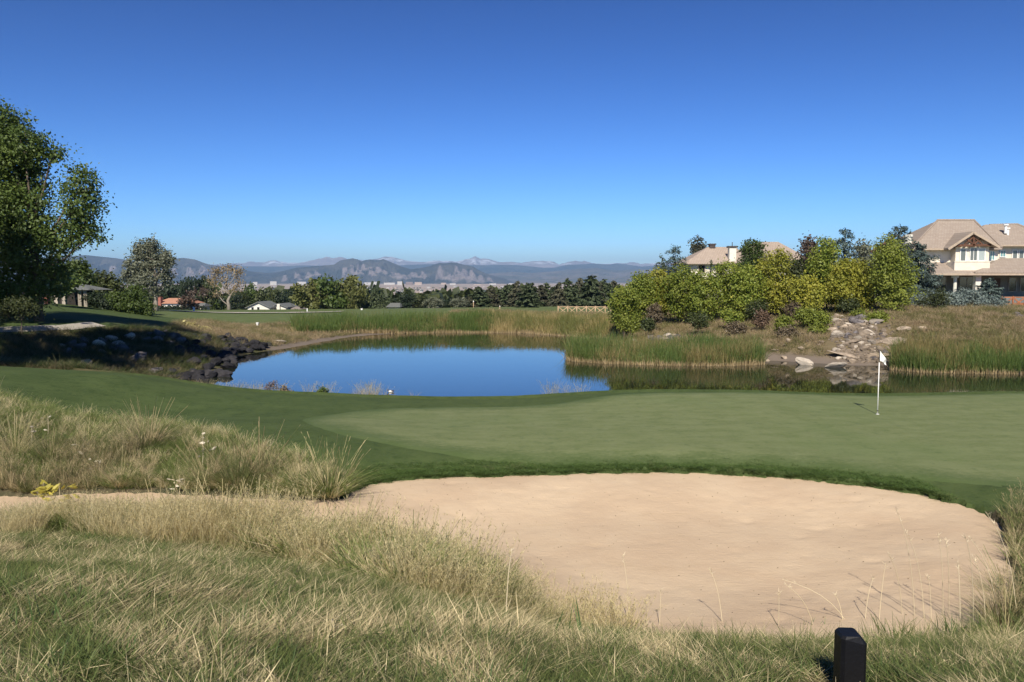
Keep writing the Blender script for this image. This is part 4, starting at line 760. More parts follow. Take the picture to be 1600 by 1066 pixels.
for k in range(22):
    g = on(r.uniform(988, 1062), r.uniform(62, 66)); rock('pale' if k % 3 else 'purple', g[0], g[1], r.uniform(.25, .6), 'pale boulder in the heap beneath the yellow-green thicket', 'pale boulders heaped under the thicket', r)
for k in range(7):
    g = on(r.uniform(1562, 1590), r.uniform(63.5, 66)); rock('purple', g[0], g[1], r.uniform(.2, .45), 'grey boulder in the shaded hollow below the deck', 'grey boulders in the hollow below the deck', r)
for k in range(14):
    p = wz(r.uniform(1190, 1290), 561 + r.uniform(-2, 5)); rock('tan', p[0], p[1] + .8, r.uniform(.12, .3), 'small tan stone along the muddy shore', 'small stones on the muddy shore', r)

vv, qq, base_ = [], [], 0
R0 = np.array([v.co[:] for v in ROCK['tan'][0].vertices]); Q0 = np.array([p.vertices[:] for p in ROCK['tan'][0].polygons])
for (px, py, hw, d) in gul:
    for k in range(150):
        q = px + r.normal() * hw * .5; dd = d + r.uniform(-1.4, 1.4); g = on(q, dd); a_ = r.uniform(0, 6.28); c_, s_ = math.cos(a_), math.sin(a_); W_ = R0 * r.uniform(.06, .24) @ np.array([[c_, s_, 0], [-s_, c_, 0], [0, 0, 1]])
        vv.append(W_ + np.array([g[0], g[1], max(g[2], WATER) + .02])); qq.append(Q0 + base_); base_ += len(R0)
tag(link('rubble', raw_mesh('rubble', np.concatenate(vv), np.concatenate(qq), S_tan)), 'small stones filling the rock gully', None, None, 'stuff')
# ---------------------------------------------------------------- houses
stucco = plain('cream_stucco', rgb(.70, .63, .50), .9, .10, 1.2, .3, .01); stucco_w = plain('white_stucco', rgb(.70, .66, .55), .9, .08, 1.5, .2, .01)
trim_m = plain('tan_trim', rgb(.42, .33, .24), .7, .15, 4); wood_red = plain('redwood_stain', rgb(.36, .13, .055), .7, .3, 4); wood_br = plain('brown_timber', rgb(.12, .055, .03), .7, .3, 4); wood_nat = plain('weathered_cedar', rgb(.48, .33, .20), .8, .3, 5)
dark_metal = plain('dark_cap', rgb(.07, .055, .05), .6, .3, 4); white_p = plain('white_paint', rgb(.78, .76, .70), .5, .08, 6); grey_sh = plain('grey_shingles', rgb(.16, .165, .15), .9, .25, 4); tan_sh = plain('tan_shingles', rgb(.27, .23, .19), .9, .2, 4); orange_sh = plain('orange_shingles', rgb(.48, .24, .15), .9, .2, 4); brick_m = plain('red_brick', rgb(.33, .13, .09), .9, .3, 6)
def glass_mat(name, c, rough=.08):
    m, t = new_mat(name); finish(t, c, rough, spec=.7); return m
glass_d = glass_mat('dark_window_glass', rgb(.012, .014, .016)); glass_l = glass_mat('blind_window_glass', rgb(.34, .38, .36), .2); glass_g = glass_mat('grey_window_glass', rgb(.12, .13, .12), .15); glass_a = glass_mat('aqua_window_glass', rgb(.13, .27, .27), .12)
def tile_mat(name, a, b, c):
    """roof tiles: courses stepping down the slope, every tile a slightly different clay"""
    m, t = new_mat(name); P = coords(t); br = N(t, 'TexBrick'); mp = N(t, 'Mapping'); mp.inputs['Rotation'].default_value = (math.pi / 2, 0, 0); L(t, P, mp.inputs[0]); L(t, mp.outputs[0], br.inputs[0])
    br.inputs['Color1'].default_value = a; br.inputs['Color2'].default_value = b; br.inputs['Mortar'].default_value = c; br.inputs['Scale'].default_value = 1; br.inputs['Brick Width'].default_value = .33; br.inputs['Row Height'].default_value = .19; br.inputs['Mortar Size'].default_value = .018; br.inputs['Bias'].default_value = 0
    n1 = noise(t, P, .7, 4); col = mixc(t, math_(t, 'MULTIPLY', ramp(t, n1, .35, .7), .4), br.outputs[0], b); finish(t, col, .85, br.outputs[1], -.5, .03, .2); return m
tiles = tile_mat('clay_roof_tiles', rgb(.36, .30, .24), rgb(.30, .245, .195), rgb(.24, .18, .14)); tiles2 = tile_mat('tan_roof_tiles', rgb(.44, .36, .28), rgb(.38, .305, .24), rgb(.24, .17, .13))
def P3(px, py, d): return Vector(at(px, py, d))
def window(parent, px0, px1, py0, py1, d, gl, org, bars=0, name='window'):
    a = P3(px0, py1, d) - org; b = P3(px1, py0, d) - org; fw = .09; m = MB(); y = a.y
    m.box(a.x - fw, b.x + fw, y - .07, y + .05, a.z - fw, a.z); m.box(a.x - fw, b.x + fw, y - .07, y + .05, b.z, b.z + fw); m.box(a.x - fw, a.x, y - .07, y + .05, a.z, b.z); m.box(b.x, b.x + fw, y - .07, y + .05, a.z, b.z)
    for k in range(bars): x = a.x + (b.x - a.x) * (k + 1) / (bars + 1); m.box(x - .03, x + .03, y - .06, y + .02, a.z, b.z)
    f = m.build(name, white_p if gl is not glass_d else trim_m, parent); MB().box(a.x, b.x, y - .02, y + .02, a.z, b.z).build('pane', gl, f)
def hip(m, ex0, ex1, epy, ed, rx0, rx1, rpy, rd, bd, org, t=.16):
    """hip roof: eave front (ex0..ex1 at pixel row epy, depth ed), ridge, back eave depth bd"""
    A = P3(ex0, epy, ed) - org; B = P3(ex1, epy, ed) - org; C = P3(rx0, rpy, rd) - org; D_ = P3(rx1, rpy, rd) - org
    E = Vector((A.x, bd - org.y, A.z)); F_ = Vector((B.x, bd - org.y, B.z)); dn = Vector((0, 0, t))
    V = [A, B, F_, E, C, D_, A - dn, B - dn, F_ - dn, E - dn]
    m.add(V, [(0, 1, 5, 4), (1, 2, 5), (2, 3, 4, 5), (3, 0, 4), (0, 6, 7, 1), (1, 7, 8, 2), (2, 8, 9, 3), (3, 9, 6, 0), (6, 9, 8, 7)])
    return A, B
# -- the two-storey house
gx0, gy0 = P3(1520, 475, 95).x, 95; org = Vector((gx0, gy0, G(gx0, gy0))); H1 = empty('house', org)
tag(H1, 'two-storey cream stucco house with tiled hip roofs and a timbered gable', 'house')
def wx(a, b, d0, d1, p_top, p_bot, mat, name, par=None, dref=None):
    dr = dref or d0; A = P3(a, p_bot, dr) - org; B = P3(b, p_top, dr) - org; return MB().box(A.x, B.x, d0 - org.y, d1 - org.y, A.z, B.z).build(name, mat, par or H1)
wx(1434, 1560, 95.6, 105, 384, 414, stucco, 'wall')
wx(1553, 1650, 97.2, 105, 380, 414, stucco, 'wall')
wx(1492, 1546, 94.5, 96, 384, 424, stucco, 'bay_wall')
wx(1440, 1650, 98.4, 105, 412, 480, plain('shaded_stucco', rgb(.24, .20, .155), .9, .12, 1.2, .3, .01), 'wall')  # porch back wall: the porch shade is put into a darker stucco colour
m = MB(); hip(m, 1424, 1566, 388.0, 94.7, 1465, 1522, 344.5, 100.3, 106, org); m.build('roof', tiles, H1)
m = MB(); hip(m, 1500, 1668, 382.5, 96.3, 1540, 1590, 351, 101, 107, org); m.build('roof', tiles, H1)
m = MB(); a, b = P3(1424, 388.5, 94.62) - org, P3(1487, 391, 94.62) - org; m.box(a.x, b.x, a.y - .06, a.y + .0, b.z, a.z + .02).build('fascia', trim_m, H1)
m = MB(); a, b = P3(1560, 383, 96.2) - org, P3(1655, 385, 96.2) - org; m.box(a.x, b.x, a.y - .06, a.y, b.z, a.z + .02); m.build('fascia', trim_m, H1)
for q in range(2):                         # hip and ridge caps
    m = MB(); 
    if q == 0:
        pts = [(1424, 388, 94.7), (1465, 344.5, 100.3), (1522, 344.5, 100.3), (1566, 388, 94.7)]
    else: pts = [(1546, 352, 101), (1590, 351, 101), (1668, 382.5, 96.3)]
    pp = [P3(*p) - org + Vector((0, 0, .05)) for p in pts]
    for u, v in zip(pp, pp[1:]): m.tube([u, v], .11, 6)
    m.build('ridge_cap', tiles, H1)
# gable with its timber truss
ap, el, er = (P3(1521, 361.5, 93.6) - org, P3(1481.5, 387.5, 93.6) - org, P3(1562, 384.5, 93.6) - org); bk = Vector((0, 4.6, 0)); th_ = Vector((0, 0, -.2))
m = MB()
for e2 in (el, er): m.add([ap, ap + bk, e2 + bk, e2, ap + th_, ap + bk + th_, e2 + bk + th_, e2 + th_], [(0, 1, 2, 3), (4, 7, 6, 5), (0, 3, 7, 4), (3, 2, 6, 7), (1, 5, 6, 2)])
m.build('gable_roof', tiles, H1)
m = MB()
for e2 in (el, er): m.bar(ap + Vector((0, -.06, -.16)), e2 + Vector((0, -.06, -.16)), .08, .26)
m.build('bargeboard', trim_m, H1)
tw = P3(1521, 366, 94.45) - org; tl = P3(1493, 386, 94.45) - org; tr2 = P3(1550, 386, 94.45) - org
m = MB(); m.add([tw, tl, tr2, tw + Vector((0, .3, 0)), tl + Vector((0, .3, 0)), tr2 + Vector((0, .3, 0))], [(0, 1, 2), (3, 5, 4), (0, 3, 4, 1), (1, 4, 5, 2), (2, 5, 3, 0)]); m.build('gable_wall', stucco, H1)
m = MB(); y_ = 93.9; tz = lambda px, py: P3(px, py, y_) - org
m.bar(tz(1494, 384), tz(1548, 383), .22, .26); m.bar(tz(1521, 368), tz(1521, 384), .22); m.bar(tz(1521, 382), tz(1508, 372), .16); m.bar(tz(1521, 382), tz(1534, 372), .16); m.bar(tz(1505, 384), tz(1521, 370), .14); m.bar(tz(1537, 384), tz(1521, 370), .14); m.build('timber_truss', wood_br, H1)
# porch roof, balcony parapet, columns
A = P3(1444, 427.5, 92.3) - org; B = P3(1650, 427.5, 92.3) - org; C = P3(1444, 410, 95.62) - org; D_ = P3(1650, 410, 95.62) - org; dn = Vector((0, 0, .2))
m = MB().add([A, B, D_, C, A - dn, B - dn, D_ - dn, C - dn], [(0, 1, 2, 3), (4, 7, 6, 5), (0, 4, 5, 1), (1, 5, 6, 2), (2, 6, 7, 3), (3, 7, 4, 0)]); m.build('porch_roof', tiles, H1)
m = MB(); hip(m, 1524, 1665, 425.5, 92.2, 1564, 1640, 403.5, 95.8, 99, org, .1); m.build('porch_roof', tiles, H1)
a = P3(1444, 429, 92.2) - org; b = P3(1650, 427, 92.2) - org; MB().box(a.x, b.x, a.y - .05, a.y + .06, a.z - .1, b.z - .02).build('fascia', trim_m, H1)
a = P3(1491, 424, 93.2) - org; b = P3(1547, 409.5, 93.2) - org; MB().box(a.x, b.x, a.y, a.y + 1.7, a.z, b.z).box(a.x - .05, b.x + .05, a.y - .05, a.y + .2, b.z, b.z + .1).build('balcony_parapet', stucco, H1)
for (c0, c1, pt) in ((1490.5, 1497.5, 433), (1523, 1533.5, 433)):
    a = P3(c0, 476, 93) - org; b = P3(c1, 431, 93) - org
    if c0 < 1500: MB().tube([((a.x + b.x) / 2, a.y + .3, a.z), ((a.x + b.x) / 2, a.y + .3, b.z)], (b.x - a.x) / 2, 14).box(a.x - .08, b.x + .08, a.y - .02, a.y + .62, b.z - .25, b.z + .1).build('column', stucco_w, H1, smooth=False)
    else: MB().box(a.x, b.x, a.y, a.y + .6, a.z, b.z).box(a.x - .1, b.x + .1, a.y - .1, a.y + .7, a.z, a.z + 1.2).build('column', stucco_w, H1)
a = P3(1545, 476, 93.2) - org; b = P3(1552.5, 446, 93.2) - org; MB().add([(a.x - .35, a.y, a.z), (b.x, a.y, a.z), (b.x, a.y, b.z - .9), (a.x + .25, a.y, b.z), (a.x - .35, a.y, b.z), (a.x - .35, a.y + .5, a.z), (b.x, a.y + .5, a.z), (b.x, a.y + .5, b.z - .9), (a.x + .25, a.y + .5, b.z), (a.x - .35, a.y + .5, b.z)],
    [(0, 1, 2, 3, 4), (9, 8, 7, 6, 5), (0, 5, 6, 1), (1, 6, 7, 2), (2, 7, 8, 3), (3, 8, 9, 4), (4, 9, 5, 0)]).build('buttress', stucco_w, H1)
a = P3(1444, 478, 92.6) - org; b = P3(1650, 464, 92.6) - org; MB().box(a.x, b.x, a.y, 98.45 - org.y, a.z - .5, b.z).build('porch_floor', grey_sh, H1)  # floor colour chosen dark, standing in for shade under the porch roof
for (x0, x1, y0, y1, d, g, br) in [(1500.5, 1508.5, 389.5, 407.5, 94.46, glass_g, 0), (1515.5, 1526.5, 388, 407, 94.46, glass_g, 1), (1528.5, 1538.5, 388.5, 407, 94.46, glass_l, 0), (1546.5, 1553.5, 393, 406, 95.56, glass_a, 1), (1563, 1570.5, 392, 401, 97.16, glass_a, 1), (1582, 1589, 391.5, 404, 97.16, glass_g, 0), (1592, 1599, 391.5, 404, 97.16, glass_g, 0),
                               (1452, 1463, 433, 450, 98.36, glass_d, 0), (1466, 1478, 433, 450, 98.36, glass_d, 0), (1499, 1522, 433, 456, 98.36, glass_d, 1), (1576, 1587.5, 435, 455, 98.36, glass_d, 0), (1594, 1605, 435, 455, 98.36, glass_d, 0)]: window(H1, x0, x1, y0, y1, d, g, org, br)
a = P3(1553, 463, 98.32) - org; b = P3(1563, 435, 98.32) - org; dr = MB().box(a.x, b.x, a.y - .06, a.y + .02, a.z, b.z).build('door', wood_br, H1); MB().ball((b.x - .15, a.y - .1, a.z + 1.0), .05).build('handle', dark_metal, dr)
a = P3(1413.5, 400, 97) - org; b = P3(1424.5, 370, 97) - org; MB().tube([((a.x + b.x) / 2, a.y, a.z - 4), ((a.x + b.x) / 2, a.y, b.z)], (b.x - a.x) / 2, 14).tube([((a.x + b.x) / 2, a.y, b.z - .02), ((a.x + b.x) / 2, a.y, b.z + .25)], (b.x - a.x) / 2 + .1, 14).build('chimney', stucco_w, H1)
for (px, py0, py1, wd) in ((1571, 350.5, 360, .22), (1574.5, 356, 364, .18)):
    a = P3(px, py1 + 5, 98.6) - org; b = P3(px, py0, 98.6) - org; MB().tube([(a.x, a.y, a.z), (a.x, a.y, b.z - .15)], wd * .8, 8).tube([(a.x, a.y, b.z - .15), (a.x, a.y, b.z)], wd * 1.5, 8).build('roof_vent', white_p, H1)
# garage wing at the far end
A, B, C, D_ = P3(1360, 392, 100) - org, P3(1402, 366, 100) - org, P3(1402, 366, 106) - org, P3(1360, 392, 106) - org; A2, D2 = P3(1440, 390, 100) - org, P3(1440, 390, 106) - org; dn = Vector((0, 0, .2))
MB().add([A, B, C, D_, A - dn, B - dn, C - dn, D_ - dn, A2, D2, A2 - dn, D2 - dn], [(0, 1, 2, 3), (4, 7, 6, 5), (0, 4, 5, 1), (0, 3, 7, 4), (1, 8, 9, 2), (5, 6, 11, 10), (1, 5, 10, 8)]).build('gable_roof', tiles, H1)
MB().bar(A + Vector((0, -.06, -.15)), B + Vector((0, -.06, -.15)), .08, .24).build('bargeboard', wood_br, H1); a = P3(1366, 478, 100.6) - org; b = P3(1436, 391, 100.6) - org; MB().box(a.x, b.x, a.y, a.y + 5, a.z, b.z).build('wall', stucco_w, H1)
a = P3(1380, 410, 100.5) - org; window(H1, 1374, 1384, 396, 410, 100.55, glass_g, org)
# deck railing below the porch
def rail_fence(name, label, pxs, p_top, p_bot, d, mat, ph=.12, cat='fence', cross=True, th_=.12, name_post='post'):
    g = on(pxs[0], d); o0 = Vector(g); e = empty(name, g); tag(e, label, cat)
    X = [P3(px, p_bot, d).x - o0.x for px in pxs]; z0 = P3(pxs[0], p_bot, d).z - o0.z; z1 = P3(pxs[0], p_top, d).z - o0.z; gz = [min(0, G(x + o0.x, d) - o0.z) for x in X]
    for k, x in enumerate(X): MB().box(x - ph / 2, x + ph / 2, -ph / 2, ph / 2, min(z0, gz[k]) - .2, z1 + .08).build(name_post, mat, e)
    for a, b in zip(X, X[1:]):
        MB().box(a + ph / 2, b - ph / 2, -.05, .05, z1 - .1, z1).build('rail', mat, e); MB().box(a + ph / 2, b - ph / 2, -.05, .05, z0, z0 + .1).build('rail', mat, e)
        if cross:
            MB().bar((a + .03, -.03, z0 + .08), (b - .03, -.03, z1 - .08), .045, th_).build('brace', mat, e); MB().bar((a + .03, .03, z1 - .08), (b - .03, .03, z0 + .08), .045, th_).build('brace', mat, e)
    return e
df = rail_fence('deck_rail', 'redwood rail fence with crossed braces around the deck of the two-storey house', [1553, 1565, 1582, 1601, 1622], 464, 480, 86, wood_red, .13)
a = P3(1552, 482, 87.5); b = P3(1640, 475, 87.5); dk_ = MB().box(a[0], b[0], 87.2, 92.4, G(a[0], 88) - .3, b[2]).build('deck', wood_red); tag(dk_, 'low reddish wooden deck below the porch of the two-storey house', 'deck')
rail_fence('rail_fence', 'light cedar rail fence with crossed braces on the far side of the pond', [872, 887, 901, 916, 930, 945.5, 961], 479, 491, 114, wood_nat, .16, th_=.10)
# -- the tan-roofed house behind the thicket
gx0 = P3(1160, 460, 108).x; org = Vector((gx0, 110, G(gx0, 110))); H2 = empty('house', org); tag(H2, 'single-storey house with broad tan tiled roof behind the yellow-green thicket', 'house')
for (a0, b0, d0, d1, pt) in ((1078, 1160, 107.4, 115, 409), (1155, 1255, 109.5, 119, 402)):
    A = P3(a0, 480, d0) - org; B = P3(b0, pt, d0) - org; MB().box(A.x, B.x, d0 - org.y, d1 - org.y, A.z, B.z).build('wall', stucco, H2)
m = MB(); hip(m, 1070, 1172, 411, 106.6, 1106, 1150, 386, 111, 116, org); m.build('roof', tiles2, H2)
m = MB(); hip(m, 1146, 1266, 405, 108.8, 1182, 1216, 378, 115, 120, org); m.build('roof', tiles2, H2)
A = P3(1139.5, 412, 107) - org; B = P3(1150.5, 387, 107) - org; ch = MB().box(A.x, B.x, A.y, A.y + .9, A.z, B.z).build('chimney', stucco_w, H2); MB().box(A.x - .15, B.x + .15, A.y - .12, A.y + 1.02, B.z, B.z + .22).tube([((A.x + B.x) / 2, A.y + .4, B.z + .2), ((A.x + B.x) / 2, A.y + .4, B.z + .75)], .05, 6).build('cap', dark_metal, ch)
A = P3(1109, 388, 110.5) - org; B = P3(1118, 382.5, 110.5) - org; MB().box(A.x, B.x, A.y, A.y + .8, A.z, B.z).box(A.x - .1, B.x + .1, A.y - .1, A.y + .9, B.z, B.z + .15).build('roof_vent', dark_metal, H2)
window(H2, 1092, 1101, 415, 426, 107.36, glass_d, org); window(H2, 1120, 1132, 415, 426, 107.36, glass_d, org)
# -- houses beyond the far fairway
def cottage(label, px0, px1, eave, ridge, d, wall, roof, gable=False, wins=(), chim=None, hipd=False, deep=9, chm=None):
    o0 = Vector(((px0 + px1) / 2 * d / F / CP - 800 * d / F / CP, d, 0)); o0.z = min(G(o0.x, d), P3(px0, 486, d).z); e = empty('house', o0); tag(e, label, 'house')
    A = P3(px0, 487, d) - o0; B = P3(px1, eave, d) - o0; R_ = P3(px0, ridge, d) - o0; ov = .5; cx = (A.x + B.x) / 2
    if gable:
        MB().add([(A.x, 0, A.z), (B.x, 0, A.z), (B.x, 0, B.z), (cx, 0, R_.z), (A.x, 0, B.z), (A.x, deep, A.z), (B.x, deep, A.z), (B.x, deep, B.z), (cx, deep, R_.z), (A.x, deep, B.z)], [(0, 1, 2, 3, 4), (9, 8, 7, 6, 5), (1, 6, 7, 2), (0, 4, 9, 5)]).build('wall', wall, e)
        m = MB(); sl = (R_.z - B.z) / (B.x - cx)
        for s in (-1, 1): m.slab([(cx, -ov, R_.z + .25), (cx + s * (B.x - cx + ov), -ov, B.z + .25 - sl * ov), (cx + s * (B.x - cx + ov), deep + ov, B.z + .25 - sl * ov), (cx, deep + ov, R_.z + .25)], .18)
        m.build('roof', roof, e)
    else:
        MB().box(A.x, B.x, 0, deep, A.z, B.z).build('wall', wall, e); ins = (B.x - A.x) * .18 if hipd else .01
        V = [(A.x - ov, -ov, B.z), (B.x + ov, -ov, B.z), (B.x + ov, deep + ov, B.z), (A.x - ov, deep + ov, B.z), (A.x + ins, deep / 2, R_.z), (B.x - ins, deep / 2, R_.z)]
        MB().add(V, [(0, 1, 5, 4), (1, 2, 5), (2, 3, 4, 5), (3, 0, 4), (0, 3, 2, 1)]).build('roof', roof, e)
    for (a, b, c_, d_) in wins:
        u = P3(a, d_, d) - o0; v = P3(b, c_, d) - o0; f = MB().box(u.x - .1, v.x + .1, -.06, .04, u.z - .1, v.z + .1).build('window', white_p, e); MB().box(u.x, v.x, -.09, -.06, u.z, v.z).build('pane', glass_d, f)
    if chim: u = P3(chim[0], 487, d) - o0; v = P3(chim[1], chim[2], d) - o0; MB().box(u.x, v.x, -.6, .6, u.z, v.z).build('chimney', chm or brick_m, e)
    return e
cottage('low white house with orange shingle roof and brick chimney beyond the fairway', 243, 294, 474.5, 466.5, 196, stucco_w, orange_sh, chim=(249, 252.5, 464), hipd=True, wins=[(262, 266, 476.5, 480), (276, 280, 476.5, 480)])
cottage('small white shed behind the round purplish tree', 306, 316, 479, 474, 200, stucco_w, grey_sh, deep=5)
cottage('cream gabled house with two small windows and grey roof', 387, 421, 481, 473, 192, stucco_w, grey_sh, gable=True, wins=[(393, 396.5, 480, 484), (402, 405.5, 480, 484)])
cottage('pale house with low grey roof next to the gabled house', 424, 447, 480.5, 476, 196, stucco_w, grey_sh, gable=True, chim=(434, 438, 475), chm=stucco_w)
cottage('grey-roofed house half hidden among the dark evergreens', 607, 622, 480, 474, 160, stucco, grey_sh, gable=False, hipd=False, deep=6)
cottage('house showing only its plain tan roof beyond the cattails', 660, 680, 482, 473.5, 176, trim_m, tan_sh, hipd=True, deep=7)
cottage('pale roofed house peeping between the pine trunks', 889, 900, 473, 467, 200, stucco_w, tan_sh, hipd=True, deep=6)
cottage('low pale house beside the yellow-green grove', 455, 468, 483.5, 479.5, 198, stucco_w, tan_sh, hipd=True, deep=6)
# shaded pavilion behind the big tree, long hedge before the orange roof
gx0 = P3(108, 470, 76).x; org = Vector((gx0, 76, G(gx0, 76))); PV = empty('garden_pavilion', org); tag(PV, 'shaded garden pavilion with stone pillars under the tall tree', 'pavilion')
for px in (89, 101, 126, 135): a = P3(px, 473, 76) - org; b = P3(px, 455, 76) - org; MB().box(a.x - .16, a.x + .16, -.16, .16, min(0, a.z) - .3, b.z).box(a.x - .22, a.x + .22, -.22, .22, b.z, b.z + .12).build('pillar', S_pale, PV)
a = P3(84, 455, 75.6) - org; b = P3(140, 444, 75.6) - org; cx = (a.x + b.x) / 2; MB().add([(a.x, -.6, a.z + .1), (b.x, -.6, a.z + .1), (b.x, 4, a.z + .1), (a.x, 4, a.z + .1), (cx, 1.6, b.z)], [(0, 1, 4), (1, 2, 4), (2, 3, 4), (3, 0, 4), (0, 3, 2, 1)]).build('roof', grey_sh, PV)
a = P3(84, 473, 79) - org; b = P3(140, 456, 79) - org; MB().box(a.x, b.x, 3, 3.2, min(0, a.z) - .3, b.z).build('wall', plain('shaded_timber', rgb(.03, .025, .02), .9, .3, 4), PV)  # back wall near black: the pavilion's shade is painted into its colour
a = P3(62, 474, 72); b = P3(73, 456, 72); tag(MB().box(a[0], b[0], 72, 72.5, G(a[0], 72) - .3, b[2]).build('garden_wall', brick_m), 'short reddish garden wall beside the shaded pavilion', 'wall')
V, Q, T = cloud([(xs(px, 186), 186, at(px, 482, 186)[2], 1.6, .8, .55) for px in np.arange(240, 320, 5)], 3500, .3, 5, clump=.2, per=12); hd = link('hedge', raw_mesh('hedge', V, Q, M_dark, {'tint': T})); tag(hd, 'low clipped dark hedge in front of the orange-roofed house', 'hedge')
# ---------------------------------------------------------------- markers, pole, bird
def marker(px, top, bot, d, label, wd=.12, mat=None, capm=None, group='white markers on the fairway', nm='marker_post'):
    g = on(px, d); z1 = at(px, top, d)[2] - g[2]; e = empty(nm, g); tag(e, label, 'marker post', group)
    MB().box(-wd / 2, wd / 2, -wd / 2, wd / 2, -.15, z1 * .8).build('post', mat or white_p, e); MB().box(-wd * .62, wd * .62, -wd * .62, wd * .62, z1 * .8, z1).build('cap', capm or white_p, e)
marker(304.5, 480, 487, 122, 'white marker post on the lawn under the purplish tree', .22)
marker(403, 504, 514, 88, 'white marker post on the grass behind the muddy shore', .22)
marker(481, 482, 489, 125, 'thin white marker post before the yellow-green grove', .14)
marker(566, 482, 487, 128, 'stubby white marker at the foot of the dark evergreens', .26)
marker(781, 478, 486, 116, 'slim post on the rise above the far cattails', .12, wood_nat)
marker(740, 470, 480, 150, 'pale pole before the pine row', .12, wood_nat, None, None)
g = wz(610, 613); dk = empty('duck', (g[0], g[1], WATER)); dk.scale = (.75,) * 3; tag(dk, 'small dark-headed duck with white flank swimming near the mown shore', 'duck')
MB().ball((.03, 0, .05), (.17, .09, .075), 12, 8).build('body', white_p, dk, smooth=True); MB().ball((.10, 0, .075), (.13, .085, .05), 10, 6).tube([(.16, 0, .08), (.25, 0, .12)], [.05, .01], 6).build('wings', dark_metal, dk, smooth=True)
MB().tube([(-.11, 0, .05), (-.14, 0, .13)], [.04, .03], 8).ball((-.155, 0, .15), (.045, .036, .036), 10, 6).tube([(-.19, 0, .145), (-.24, 0, .135)], [.018, .008], 6).build('head', dark_metal, dk, smooth=True)
# ---------------------------------------------------------------- the flagstick and the black post
g = atz(1371, 649, 0)[:2]; gz_ = G(*g) + .03; FS = empty('flagstick', (g[0], g[1], gz_)); tag(FS, 'white golf flagstick with drooping white flag on the putting green', 'flagstick')
MB().tube([(0, 0, -.1), (0, 0, 1.72)], .016, 10).build('pole', white_p, FS, smooth=True); MB().tube([(0, 0, 1.72), (0, 0, 2.15)], .013, 10).build('sleeve', dark_metal, FS, smooth=True)  # sleeve beside the flag; its dark colour includes the shade there
MB().tube([(0, 0, .10), (0, 0, .135)], .021, 10).build('ferrule', dark_metal, FS); MB().tube([(0, 0, 0), (0, 0, .012)], .054, 16).build('cup_rim', white_p, FS)
nu, nv_ = 16, 10; V = []
for i in range(nu + 1):
    for j in range(nv_ + 1):
        u, v = i / nu, j / nv_; zt = 2.10 - .34 * u ** 1.1; zb = 1.76 - .04 * u - .10 * u * u; V.append((.018 + .23 * u - .03 * v * u, .06 * math.sin(u * 7 + v * 2.5) * u - .03 * v * u, zt + (zb - zt) * v))
i_ = np.arange((nu + 1) * (nv_ + 1)).reshape(nu + 1, nv_ + 1); q = np.stack([i_[:-1, :-1], i_[1:, :-1], i_[1:, 1:], i_[:-1, 1:]], -1).reshape(-1, 4)
fl_ = link('flag', raw_mesh('flag', V, q, white_p, None, True), FS); so = fl_.modifiers.new('t', 'SOLIDIFY'); so.thickness = .004
blk = plain('black_paint', rgb(.007, .007, .008), .55, .3, 6, .4, .004, .25)
d = 3.3; a = at(1320, 1000, d); b = at(1360, 1000, d); zt = at(1330, 999, d)[2]; g = ((a[0] + b[0]) / 2, d + .07); gz_ = G(*g); wd = b[0] - a[0]; hh_ = zt - gz_
PO = empty('wooden_post', (g[0], g[1], gz_), R(-3)); tag(PO, 'black painted square wooden post with chamfered top above the bunker', 'post')
h2 = wd / 2; c = .014
prof = [(-h2, -h2 + c), (-h2 + c, -h2), (h2 - c, -h2), (h2, -h2 + c), (h2, h2 - c), (h2 - c, h2), (-h2 + c, h2), (-h2, h2 - c)]
V = [(x, y, -.3) for x, y in prof] + [(x, y, hh_ - (.012 if x < h2 * .5 else .032)) for x, y in prof] + [(x * .86 if x < 0 else x * .55, y * .86, hh_) for x, y in prof]
fs = [tuple(range(16, 24))] + [(k, (k + 1) % 8, 8 + (k + 1) % 8, 8 + k) for k in range(8)] + [(8 + k, 8 + (k + 1) % 8, 16 + (k + 1) % 8, 16 + k) for k in range(8)]
MB().add(V, fs).build('post', blk, PO)
# ---------------------------------------------------------------- the town in the valley
bl = [plain('pale_hall_wall', rgb(.50, .47, .42), .8, .1, .05, obj=False), plain('tan_hall_wall', rgb(.45, .35, .27), .8, .1, .05, obj=False), plain('brown_hall_wall', rgb(.22, .16, .13), .8, .1, .05, obj=False)]
r = np.random.default_rng(5)
def hall(px0, px1, py0, py1, d, mt, label):
    a = at(px0, py1, d); b = at(px1, py0, d); x = (a[0] + b[0]) / 2; w_ = b[0] - a[0]; z0 = min(G(x, d), a[2]) - 2; e = empty('distant_building', (x, d, z0)); tag(e, label, 'building', 'halls and offices across the valley')
    dp = max(12., w_ * .4); MB().box(-w_ / 2, w_ / 2, 0, dp, 0, b[2] - z0).build('wall', bl[mt], e); MB().box(-w_ / 2 - .8, w_ / 2 + .8, -.8, dp + .8, b[2] - z0, b[2] - z0 + 1.2).build('roof', bl[(mt + 1) % 3] if mt else bl[0], e)
hl = [(422, 432, 440, 443, 0), (464, 478, 440.5, 443, 0), (494, 511, 442, 444.5, 0), (524, 532, 441.5, 444.5, 0), (534, 543, 442, 445, 0), (556, 566, 441.5, 444.5, 0), (569, 581, 441.5, 444.5, 0), (583, 593, 440.5, 443.5, 0), (600, 617, 442, 445, 0), (621, 629, 440, 444, 0), (634, 645, 441, 446, 2), (648, 659, 441, 445, 1), (689, 697, 442, 446.5, 1), (703, 712, 443, 446, 0), (740, 752, 444, 447, 1), (765, 775, 443, 446, 0), (395, 402, 441, 443.5, 0), (795, 806, 443, 446, 0)]
